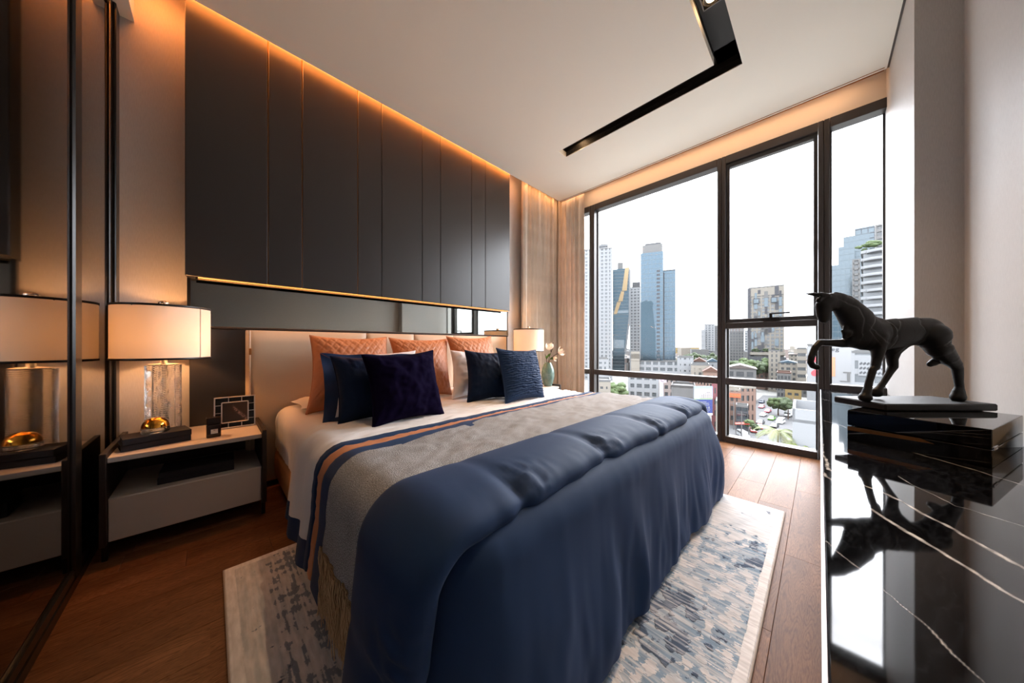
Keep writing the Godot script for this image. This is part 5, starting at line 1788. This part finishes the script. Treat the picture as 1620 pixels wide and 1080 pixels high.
	part("crown_wall", bx(Vector3(0, 74.0, 0.2), Vector3(22.95, 6.5, 18.2)), M.cc, pt)
	part("dark_flank", bx(Vector3(-10.8, 39, 0.3), Vector3(2.0, 77, 18.6)), M.cd, pt)
	part("garden_deck", bx(Vector3(0.9, 23.0, 10.5), Vector3(22.0, 2.2, 4.0)), M.cc, pt)
	for i in 3:
		var cg := Geo.new()
		crown(cg, Vector3(-6.5 + i * 6.8, 25.6, 11.0), Vector3(3.4, 1.7, 1.8), 11 + i, 12)
		part("terrace_shrub", cg, M.tree, pt)
	block("podium", "dark podium under the patchwork high-rise", 328.8, -31.1, 23.3, 24, -8.6, {yaw = -0.697, core = M.win, wall = M.cd, band = 0.3, floor = 3.0, rib = 0.4, bay = 2.8})
	for i in 5:
		tree("green street tree in the row behind the long pink hall roof", Vector3(236.0 + i * 9.0, GY, -38.5 + i * 4.4), 20.0 + (i % 2) * 1.5, 6.5, 31 + i, M.tree2 if i % 2 else M.tree, "trees behind the hall roof")
	for i in 4:
		tree("dark green tree in the far row left of the middle post", Vector3(332.0 + i * 6.0, GY, -93.0 + i * 6.5), 21.0 + (i % 2), 8.0, 41 + i, M.tree, "trees far off in the left bay")
	block("hall", "long hall with a pink-grey roof in the middle bay", 207.8, -31.0, 13.3, 20, -11.5, {yaw = -0.643, core = M.win, wall = M.cg, band = 0.35, floor = 4.0, rib = 0.3, bay = 4.0, roof = M.roofpink, gable = 2.0})
	block("house", "brown low building right of the long hall", 270.8, -27.1, 8.9, 12, -13.3, {yaw = -0.691, core = M.win, wall = M.cs, band = 0.5, floor = 3.2, rib = 0.4, bay = 2.4, roof = M.roofg})
	block("house", "low house with white corrugated roofs in the middle bay", 286.4, -22.6, 13.3, 14, -19.5, {yaw = -0.713, core = M.win, wall = M.cp, band = 0.5, floor = 3.2, rib = 0.4, bay = 2.6, roof = M.roofw, gable = 1.2})
	block("house", "long house with a grey-blue metal roof in the middle bay", 264.3, -14.3, 8.7, 16, -10.3, {yaw = -0.737, core = M.win, wall = M.cc, band = 0.5, floor = 3.2, rib = 0.4, bay = 2.6, roof = M.roofblue, gable = 1.5})
	block("house", "narrow cream apartment house below the patchwork high-rise", 263.5, -21.1, 5.7, 12, -3, {yaw = -0.711, core = M.win, wall = M.cc, band = 0.4, floor = 3.0, rib = 0.4, bay = 3.4, roof = M.roofw})
	block("house", "far cream house beside the beige office block", 401.0, -17.7, 7.0, 12, -9, {yaw = -0.747, core = M.win, wall = M.cc, band = 0.6, floor = 3.4, rib = 0.5, bay = 3.0, roof = M.roofg})
	block("office", "beige office block with rows of dark windows left of the poster wall", 256.5, -7.8, 4.1, 16, -1.5, {yaw = -0.761, core = M.win, wall = M.cc, band = 0.55, floor = 4.2, proud = 0.3, roof = M.roofw})
	# building with the big poster
	var pw := block("office", "white building with a huge poster of red drops and an orange panel", 181.3, 3.5, 14.0, 20, 0.6, {yaw = -0.811, core = M.cw, wall = M.cw, band = 0.9, floor = 6.0, roof = M.roofw})
	part("poster", bx(Vector3(-0.2, 21.4, 10.2), Vector3(13.2, 16.0, 0.3)), mat(Color(0.46, 0.46, 0.465), 0.6), pw)
	var rd := mat(Color(0.60, 0.21, 0.24), 0.5)
	for e in [[-4.8, 24.0, 0.85], [-4.7, 18.7, 1.1]]:
		var dp := PackedVector2Array()
		for i in 24:
			var a := TAU * i / 24.0
			dp.append(Vector2(e[0] + (cos(a) + 0.5 * maxf(0.0, sin(a)) * sin(a)) * 1.0 * e[2], e[1] + sin(a) * (1.5 if sin(a) > 0.0 else 1.0) * e[2]))
		part("printed_drop", Geo.new().prism(dp, 10.36, 10.42), rd, pw)
	part("printed_panel", bx(Vector3(-0.1, 21.6, 10.4), Vector3(1.9, 7.4, 0.1)), mat(Color(0.66, 0.43, 0.32), 0.6), pw)
	words("eg", 1.3, M.cd, pw, Vector3(0.8, 28.3, 10.38), "printed_letters")
	var ob := Geo.new()
	ob.box(Vector3(3.9, 19.6, 10.4), Vector3(2.0, 0.5, 0.1))
	ob.box(Vector3(3.4, 16.2, 10.4), Vector3(2.6, 0.4, 0.1))
	ob.box(Vector3(4.3, 17.9, 10.4), Vector3(0.8, 3.0, 0.1))
	part("printed_outline", ob, M.cg, pw)
	# lower part of the left bay
	block("house", "cream yellow house at the lower left behind the left post", 103.0, -56.9, 6.0, 10, -12.2, {yaw = -0.287, core = M.win, wall = M.cc, band = 0.5, floor = 3.2, rib = 0.45, bay = 2.2, roof = M.roofw})
	block("house", "grey-white slab block low behind the left post", 158.9, -90.1, 10.9, 12, -7, {yaw = -0.276, core = M.winl, wall = M.cw, band = 0.5, floor = 3.0, rib = 0.4, bay = 3.0, roof = M.roofw})
	block("house", "white house with balconies beyond the brown flat roof", 134.7, -54.5, 11.9, 12, -13, {yaw = -0.407, core = M.winl, wall = M.cw, band = 0.5, floor = 3.4, rib = 0.3, bay = 3.2, proud = 0.5, roof = M.roofw})
	block("house", "pinkish house behind the lattice mast", 166.1, -55.4, 7.8, 14, -16.4, {yaw = -0.469, core = M.win, wall = M.cp, band = 0.45, floor = 3.4, rib = 0.45, bay = 2.4, roof = M.roofw})
	block("house", "grey concrete warehouse left of the blue billboard", 129.4, -37.0, 7.8, 12, -14.8, {yaw = -0.513, core = M.cg, wall = M.cg, band = 0.3, floor = 3.6, rib = 0.16, bay = 3.0, proud = 0.12, roof = M.roofg})
	block("shophouse", "red and pink shophouse between billboard and middle post", 113.7, -22.8, 2.8, 10, -10.3, {yaw = -0.593, core = M.win, wall = M.cr, band = 0.5, floor = 3.4, rib = 0.4, bay = 1.7, roof = M.roofg})
	var br := thing("flat_roof_building", "low building with a broad brown flat roof edged in white", "building", Vector3(92.0, GY, -41.0), TURN)
	part("walls", bx(Vector3(-4, 5.0, 0), Vector3(34, 10.0, 17)), M.cg, br)
	part("roof", bx(Vector3(-4, 10.1, 0), Vector3(34, 0.3, 17)), M.roofb, br)
	var we := Geo.new()
	for s in [-1.0, 1.0]:
		we.box(Vector3(-4, 10.4, s * 8.6), Vector3(35, 0.9, 0.7))
		we.box(Vector3(-4 + s * 17.1, 10.4, 0), Vector3(0.7, 0.9, 17.6))
	part("white_edge", we, M.roofw, br)
	part("roof_hut", Geo.new().prism(PackedVector2Array([Vector2(-10, 10.2), Vector2(-3, 10.2), Vector2(-3, 11.6), Vector2(-6.5, 13.2), Vector2(-10, 11.6)]), -7.5, -1.0), M.rooforange, br)
	tree("leafy tree between the slab block and the balcony house", Vector3(119.8, GY, -59.0), 14.5, 4.2, 51, M.tree2)
	tree("small tree at the foot of the lattice mast", Vector3(118.0, GY, -42.0), 10.0, 3.2, 53, M.tree2)
	# lattice mast with a round sign
	var lm := thing("lattice_mast", "slender blue-white lattice mast with a square sign on top", "mast", Vector3(103.5, GY, -36.0), TURN)
	var lg := Geo.new()
	var hh := 18.0
	for sx in [-1.0, 1.0]:
		for sz in [-1.0, 1.0]:
			lg.tube([Vector3(sx * 1.1, 6, sz * 1.1), Vector3(sx * 0.35, 9.5, sz * 0.35), Vector3(sx * 0.3, hh, sz * 0.3)], [0.09, 0.08, 0.07], 5)
	for i in 9:
		var y := 9.5 + i
		for s in [-1.0, 1.0]:
			lg.tube([Vector3(-0.33, y, s * 0.33), Vector3(0.33, y + 1.0, s * 0.33)], [0.04, 0.04], 4)
			lg.tube([Vector3(s * 0.33, y + 1.0, -0.33), Vector3(s * 0.33, y, 0.33)], [0.04, 0.04], 4)
	part("lattice", lg, mat(Color(0.66, 0.72, 0.78), 0.5), lm)
	var sg := part("sign_board", bx(Vector3(0.3, hh + 1.0, 0.3), Vector3(2.2, 2.2, 0.3)), mat(Color(0.62, 0.52, 0.58), 0.6), lm)
	var ring := []
	var rr := []
	for i in 19:
		ring.append(Vector3(0.3 + cos(TAU * i / 18.0) * 0.7, hh + 1.0 + sin(TAU * i / 18.0) * 0.7, 0.5))
		rr.append(0.14)
	part("printed_ring", Geo.new().tube(ring, rr, 5, false), M.cw, sg)
	# billboard
	var bb := thing("billboard", "roadside billboard with a building picture above a blue text field", "billboard", Vector3(96.5, GY, -22.7), TURN + 0.02)
	var tx := func(i: int, j: int) -> Color:
		var u := i / 96.0
		var v := j / 150.0
		if v < 0.45:
			var c := Color(0.40, 0.62, 0.82).lerp(Color(0.80, 0.87, 0.92), v * 2.0)
			var top := 0.16 + absf(u - 0.78) * 0.32
			if u > 0.30 and u < 0.97 and v > top:
				c = Color(0.62, 0.57, 0.53) if int(u * 30.0) % 3 and int(v * 60.0) % 3 else Color(0.34, 0.33, 0.36)
			if v > 0.41:
				c = Color(0.42, 0.50, 0.36)
			return c
		if v > 0.93:
			return Color(0.85, 0.85, 0.84)
		return Color(0.10, 0.15, 0.36)
	var bm := mat(Color.WHITE, 0.6)
	bm.albedo_texture = tex_of(96, 150, tx)
	var fp := Geo.new()
	fp.quad(Vector3(-2.55, 10.7, 0.2), Vector3(2.55, 10.7, 0.2), Vector3(2.55, 18.6, 0.2), Vector3(-2.55, 18.6, 0.2), Vector2(0, 1), Vector2(1, 0))
	part("backing", bx(Vector3(0, 14.65, 0), Vector3(5.2, 8.0, 0.36)), M.cg, bb)
	part("printed_face", fp, bm, bb)
	var tl := Geo.new()
	for e in [[0.0, 14.35, 1.4, 0.22], [0.1, 13.95, 2.8, 0.24], [-0.1, 13.5, 3.2, 0.22], [-0.7, 12.75, 3.2, 0.42], [1.5, 12.75, 0.42, 0.62], [0.1, 12.1, 3.2, 0.24], [0.1, 11.6, 2.6, 0.24]]:
		var q: float = e[0] - e[2] / 2
		while q < e[0] + e[2] / 2:
			var wl: float = 0.26
			tl.box(Vector3(q + wl / 2, e[1], 0.22), Vector3(wl * 0.7, e[3], 0.03))
			q += wl
	part("printed_lines", tl, M.cw, bb)
	var pl := Geo.new()
	for s in [-1.6, 0.0, 1.6]:
		pl.tube([Vector3(s, 0, -0.3), Vector3(s, 11, -0.3)], [0.12, 0.12], 6)
	part("posts", pl, M.cg, bb)
	var bd := thing("banner", "slanting purple banner left of the billboard", "banner", Vector3(99.8, GY, -28.6), TURN)
	part("cloth", Geo.new().prism(PackedVector2Array([Vector2(-3.3, 10.6), Vector2(2.9, 12.9), Vector2(2.9, 13.8), Vector2(-3.3, 11.5)]), -0.08, 0.08), mat(Color(0.45, 0.26, 0.36), 0.6), bd)
	part("wall", bx(Vector3(1.2, 5.5, -0.4), Vector3(4.6, 11, 0.4)), M.cw, bd)
	# street in the middle bay
	var sh := block("shophouse", "salmon corner shophouse with an orange sign on the left of the street", 145.7, -24.3, 5.0, 14, -16.2, {yaw = -0.626, core = M.win, wall = M.cs, band = 0.5, floor = 3.6, rib = 0.4, bay = 2.0, roof = M.cc})
	var os := part("sign_board", bx(Vector3(0.9, 11.2, 7.2), Vector3(3.4, 1.5, 0.4)), mat(Color(0.62, 0.28, 0.14), 0.6), sh)
	var ol := Geo.new()
	for i in 5:
		ol.box(Vector3(-0.35 + i * 0.62, 11.2, 7.43), Vector3(0.34, 0.7 if i % 2 else 0.55, 0.05))
	part("printed_strokes", ol, M.cy, os)
	block("shophouse", "long orange shophouse row running down the street", 155.0, -30.6, 8.0, 30, -15.7, {core = M.win, wall = M.cs, band = 0.42, floor = 3.6, rib = 0.45, bay = 2.2, roof = M.cc})
	block("shophouse", "cream wall building at the corner beside the middle post", 105.1, -20.1, 2.5, 8, -15.5, {yaw = -0.602, core = M.cc, wall = M.cc, band = 0.7, floor = 3.4, rib = 0.5, bay = 1.6, roof = M.cg})
	block("kiosk", "dark glass kiosk building under the orange sign", 135.2, -19.6, 3.5, 5, -21, {yaw = -0.648, core = M.cityglass, wall = M.cd, band = 0.25, floor = 3.0, rib = 0.15, bay = 1.5, roof = M.cg})
	var aw := thing("awning", "red awning over the pavement beside the dark kiosk", "awning", Vector3(125.3, GY, -18.1), TURN - 0.6)
	part("canopy", Geo.new().prism(PackedVector2Array([Vector2(-1.9, 3.6), Vector2(1.9, 4.2), Vector2(1.9, 4.4), Vector2(-1.9, 3.8)]), -1.3, 1.3), mat(Color(0.60, 0.19, 0.14), 0.7), aw)
	var ap := Geo.new()
	for s in [-1.7, 1.7]:
		for e in [-1.2, 1.2]:
			ap.tube([Vector3(s, 0, e), Vector3(s, 3.66 + (s + 1.8) * 0.16, e)], [0.06, 0.06], 5)
	part("posts", ap, M.cg, aw)
	block("house", "yellow shop building at the far right of the street", 209.1, -9.5, 5.9, 10, -21, {yaw = -0.746, core = M.win, wall = M.cy, band = 0.5, floor = 3.4, rib = 0.4, bay = 2.4, roof = M.cc})
	block("house", "pale grey building behind the yellow shop", 248.8, -6.3, 5.8, 12, -24, {yaw = -0.766, core = M.win, wall = M.cg, band = 0.5, floor = 3.4, rib = 0.4, bay = 2.2, roof = M.roofw})
	block("house", "grey and blue shop row at the end of the street", 234.1, -14.5, 6.0, 14, -15, {yaw = -0.730, core = M.win, wall = M.cg, band = 0.4, floor = 3.2, rib = 0.3, bay = 1.6, roof = M.rooforange})
	tree("round tree by the street in front of the yellow shop", Vector3(172.0, GY, -12.5), 8.0, 3.8, 61, M.tree2)
	tree("smaller tree beside the parked truck", Vector3(166.0, GY, -9.0), 8.5, 3.2, 63, M.tree)
	tree("young tree next to the red awning", Vector3(125.7, GY, -16.4), 5.6, 1.5, 65, M.tree2)
	tree("bushy tree overhanging the corner near the left kerb", Vector3(129.9, GY, -15.1), 3.6, 1.4, 67, M.tree)
	var wb2 := thing("building", "plain white flat-roofed building low on the right of the middle bay", "building", Vector3(88.0, GY, 1.2), TURN - 0.76)
	part("walls", bx(Vector3(0, 10.8, 0), Vector3(10.4, 9.6, 14)), M.cw, wb2)
	part("roof", bx(Vector3(0, 15.3, 0), Vector3(9.6, 0.3, 13.2)), M.roofg, wb2)
	var pp := Geo.new()
	for s in [-1.0, 1.0]:
		pp.box(Vector3(s * 5.0, 16.3, 0), Vector3(0.4, 2.6, 14))
		pp.box(Vector3(0, 16.3, s * 6.8), Vector3(10.4, 2.6, 0.4))
	part("parapet", pp, M.cw, wb2)
	var sv := Geo.new()
	for i in 9:
		sv.box(Vector3(-5.0 + i * 1.2, 3.0, 7.0), Vector3(1.1, 6.2, 0.3), 0.05)
	part("shutter", sv, M.cg, wb2)
	part("lower_walls", bx(Vector3(0, 3.0, 0), Vector3(10.2, 6.0, 13.6)), M.cw, wb2)
	var rl := Geo.new()
	for s in [-1.2, 0.6]:
		rl.tube([Vector3(s, 15, 3), Vector3(s, 22, 3)], [0.07, 0.07], 5)
	for i in 5:
		rl.tube([Vector3(-1.2, 17 + i, 3), Vector3(0.6, 17 + i, 3)], [0.05, 0.05], 4)
	part("roof_ladder", rl, M.cg, wb2)
	palm("coconut palm with yellow-green fronds at the foot of the window", Vector3(82.0, GY, -6.2), 12.2, 5.4, 71)
	palm("shorter palm half hidden behind the coconut palm", Vector3(84.5, GY, -3.4), 9.8, 3.4, 73)
	tree("leafy shrub tree against the white building", Vector3(79.5, GY, -2.9), 11.0, 3.0, 75, M.palm)
	# right bay
	block("tower", "pale glass tower wing nearest the right window post", 305.3, 10.0, 8.5, 22, 53.9, {yaw = -0.824, core = M.paleglass, wall = M.mullion, band = 0.08, floor = 3.8, rib = 0.05, bay = 2.2, proud = 0.12})
	block("tower", "stepped pale glass tower, second step in the right bay", 316.9, 13.1, 7.5, 22, 67.9, {yaw = -0.833, core = M.paleglass, wall = M.mullion, band = 0.08, floor = 3.8, rib = 0.05, bay = 2.2, proud = 0.12})
	block("tower", "stepped pale glass tower, third step in the right bay", 331.5, 18.5, 12.0, 24, 77.4, {yaw = -0.847, core = M.paleglass, wall = M.mullion, band = 0.08, floor = 3.8, rib = 0.05, bay = 2.2, proud = 0.12})
	block("tower", "grey top step of the glass tower in the right bay", 348.0, 23.6, 9.5, 24, 86.2, {yaw = -0.859, core = M.paleglass, wall = M.cd, band = 0.12, floor = 3.8, rib = 0.1, bay = 3.0, proud = 0.2})
	block("tower", "slim grey tower with stacked balconies behind the horse's head", 263.3, 14.7, 3.0, 14, 48.1, {yaw = -0.847, core = M.winl, wall = M.cg, band = 0.35, floor = 3.0, rib = 0.15, bay = 2.2, proud = 0.8, roof = M.cg})
	block("tower", "glass annexe reflecting buildings below the pale tower", 259.8, 6.4, 11.0, 12, 20, {yaw = -0.816, core = M.tealglass, wall = M.mullion, band = 0.07, floor = 3.4, rib = 0.06, bay = 2.4, proud = 0.12})
	var kt := block("tower", "curved white balcony tower with a roof garden beside the pier", 206.9, 17.4, 8.7, 16, 41.7, {yaw = -0.875, core = M.winl, wall = M.cw, band = 0.36, floor = 3.3, proud = 0.7})
	var cg2 := Geo.new()
	for i in 21:
		var y := 3.3 * i + 3.0
		cg2.x = Transform3D(Basis(), Vector3(-0.4 if (i / 4) % 2 == 0 else 0.6, y, 7.2))
		cg2.lathe([Vector2(0, 0), Vector2(3.3, 0), Vector2(3.5, 0.2), Vector2(3.5, 1.15), Vector2(3.3, 1.15), Vector2(3.3, 0.3), Vector2(0, 0.3)], 24)
	part("round_balconies", cg2, M.cw, kt)
	var gc := Geo.new()
	crown(gc, Vector3(-1.5, 72.6, 6.0), Vector3(4.4, 2.2, 2.6), 81, 18)
	part("roof_garden", gc, M.tree2, kt)
	block("tower", "grey upper storeys rising behind the balcony tower's garden", 227.0, 21.3, 5.1, 14, 56.1, {yaw = -0.885, core = M.win, wall = M.cg, band = 0.4, floor = 3.3, rib = 0.2, bay = 2.6, proud = 0.6, roof = M.cg})
	var lb := block("building", "low white building with a pierced ornamental screen below the horse's neck", 149.3, 11.8, 8.6, 14, -1.6, {yaw = -0.870, core = M.winl, wall = M.cw, band = 0.4, floor = 4.2, rib = 0.14, bay = 5.0, proud = 0.3, roof = M.roofw})
	part("screen_wall", bx(Vector3(-0.2, 22.9, 7.0), Vector3(5.4, 4.6, 0.4)), M.cw, lb)
	var pc := Geo.new()
	for i in 7:
		for j in 3:
			var q := PackedVector2Array()
			var c := Vector2(-2.35 + i * 0.72, 21.5 + j * 1.4)
			for a in 12:
				var r := 0.33 if (a / 3) % 2 == 0 else 0.2
				q.append(c + Vector2(cos(TAU * a / 12.0), sin(TAU * a / 12.0) * 1.7) * r)
			pc.prism(q, 7.18, 7.24)
	part("piercings", pc, M.cd, lb)
	# vehicles on the street
	var dn := -0.12
	var cars := [["pale pink taxi far up the street", 186.9, -19.5, dn, Color(0.72, 0.42, 0.46), 0], ["pink taxi in the middle of the street", 176.6, -16.3, dn, Color(0.70, 0.25, 0.32), 0], ["lime green taxi between a pink taxi and the white van", 160.0, -13.6, dn, Color(0.40, 0.60, 0.25), 0], ["white van in the middle of the street", 155.5, -10.6, dn, Color(0.75, 0.75, 0.75), 1], ["white box truck parked below the round tree", 172.8, -9.2, dn, Color(0.78, 0.78, 0.78), 2], ["silver van at the near left kerb", 123.5, -17.6, 0.5, Color(0.62, 0.63, 0.64), 1], ["red car behind the silver van", 133.4, -16.2, 0.2, Color(0.58, 0.20, 0.18), 0], ["second red car up the street from the kerb", 140.5, -15.2, 0.1, Color(0.60, 0.23, 0.20), 0], ["dark grey car just ahead of the red cars", 149.0, -15.9, dn, Color(0.22, 0.22, 0.24), 0], ["white car beside the lime green taxi", 165.7, -16.8, dn, Color(0.74, 0.74, 0.74), 0], ["white van far up the right lane", 197.8, -15.1, dn, Color(0.72, 0.72, 0.72), 1], ["grey car at the far end of the street", 213.8, -18.4, dn, Color(0.42, 0.43, 0.45), 0], ["dark blue car far up the left lane", 203.3, -21.2, dn, Color(0.20, 0.24, 0.34), 0], ["black car behind the white van", 146.0, -11.6, dn, Color(0.08, 0.08, 0.09), 0]]
	for c in cars:
		car(c[0], c[1], c[2], c[3] + PI, c[4], c[5])
	# power poles along the street
	for i in 3:
		var pt2 := thing("utility_pole", ["grey utility pole nearest the red awning", "grey utility pole beside the shophouse row", "grey utility pole in front of the yellow shop"][i], "pole", [Vector3(113.5, GY, -16.6), Vector3(132.0, GY, -21.5), Vector3(158.0, GY, -7.2)][i])
		part("shaft", Geo.new().tube([Vector3.ZERO, Vector3(0, 10, 0)], [0.16, 0.11], 7), M.cg, pt2)
		part("crossarm", bx(Vector3(0, 9.2, 0), Vector3(0.14, 0.14, 2.2)), M.cg, pt2)


# ------------------------------------------------------------------ light levels
const STRIP := 0.175
const LAMP := 0.032
const SKY := 1.65
const SUN := 1.0

func _ready() -> void:
	var cam := Camera3D.new()
	cam.name = "camera"
	cam.projection = Camera3D.PROJECTION_FRUSTUM
	cam.near = 0.05
	cam.far = 4000.0
	cam.size = 2.0 * 0.05 * 540.0 / 481.3
	cam.frustum_offset = Vector2(0, 0.05 * 5.6 / 481.3)
	cam.position = Vector3(0, 0.9, 0)
	cam.rotation_degrees = Vector3(0, -44.66, 0)
	add_child(cam)
	cam.current = true
	# bright overcast sky: lighter towards the zenith, soft streaks of cloud
	var im := Image.create_empty(1024, 512, false, Image.FORMAT_RGBF)
	var cn := noise(1.0, 7, 5)
	for j in 512:
		var el := (0.5 - (j + 0.5) / 512.0) * PI
		for i in 1024:
			var az := (i + 0.5) / 1024.0 * TAU
			var s := maxf(sin(el), 0.0)
			var q := Vector3(cos(az), 0, sin(az)) * cos(el) / (s + 0.25)
			var c := cn.get_noise_3d(q.x * 1.6, s * 2.0, q.z * 3.2)
			var L := SKY * (0.90 + 0.95 * s) * (1.0 + 0.20 * c) * (1.0 - 0.60 * smoothstep(0.12, 0.50, c))
			im.set_pixel(i, j, Color(L * (0.93 + 0.02 * c), L * 0.985, L * (1.055 - 0.03 * c)))
	var sm := PanoramaSkyMaterial.new()
	sm.panorama = ImageTexture.create_from_image(im)
	var sky := Sky.new()
	sky.sky_material = sm
	var env := Environment.new()
	env.background_mode = Environment.BG_SKY
	env.sky = sky
	env.tonemap_mode = Environment.TONE_MAPPER_LINEAR
	env.tonemap_exposure = 4.2
	env.sdfgi_enabled = true
	env.ssao_enabled = true
	env.ssil_enabled = true
	var we := WorldEnvironment.new()
	we.name = "environment"
	we.environment = env
	add_child(we)
	# the sun behind thin cloud, high beyond the window: a very wide soft source
	var sun := DirectionalLight3D.new()
	sun.name = "hazy_sun"
	sun.light_color = Color(0.98, 0.98, 1.0)
	sun.light_energy = SUN
	sun.light_angular_distance = 80.0
	sun.sky_mode = DirectionalLight3D.SKY_MODE_LIGHT_ONLY
	sun.shadow_enabled = true
	add_child(sun)
	sun.look_at_from_position(Vector3.ZERO, Vector3(-0.70, -0.71, -0.10), Vector3.UP)
	make_materials()
	build_room()
	build_windows()
	build_wardrobe()
	build_headwall()
	build_bed()
	build_rug()
	build_cabinet()
	build_city()
	build_pillows()
	build_bedside()
	curtain("beige curtain gathered along the wall beside the bed", [Vector2(2.63, -2.505), Vector2(3.345, -2.505)], 11.0, 0.046, 131)
	curtain("beige curtain gathered along the window edge", [Vector2(3.335, -2.555), Vector2(3.335, -2.065)], 7.5, 0.038, 137)
	build_horse()
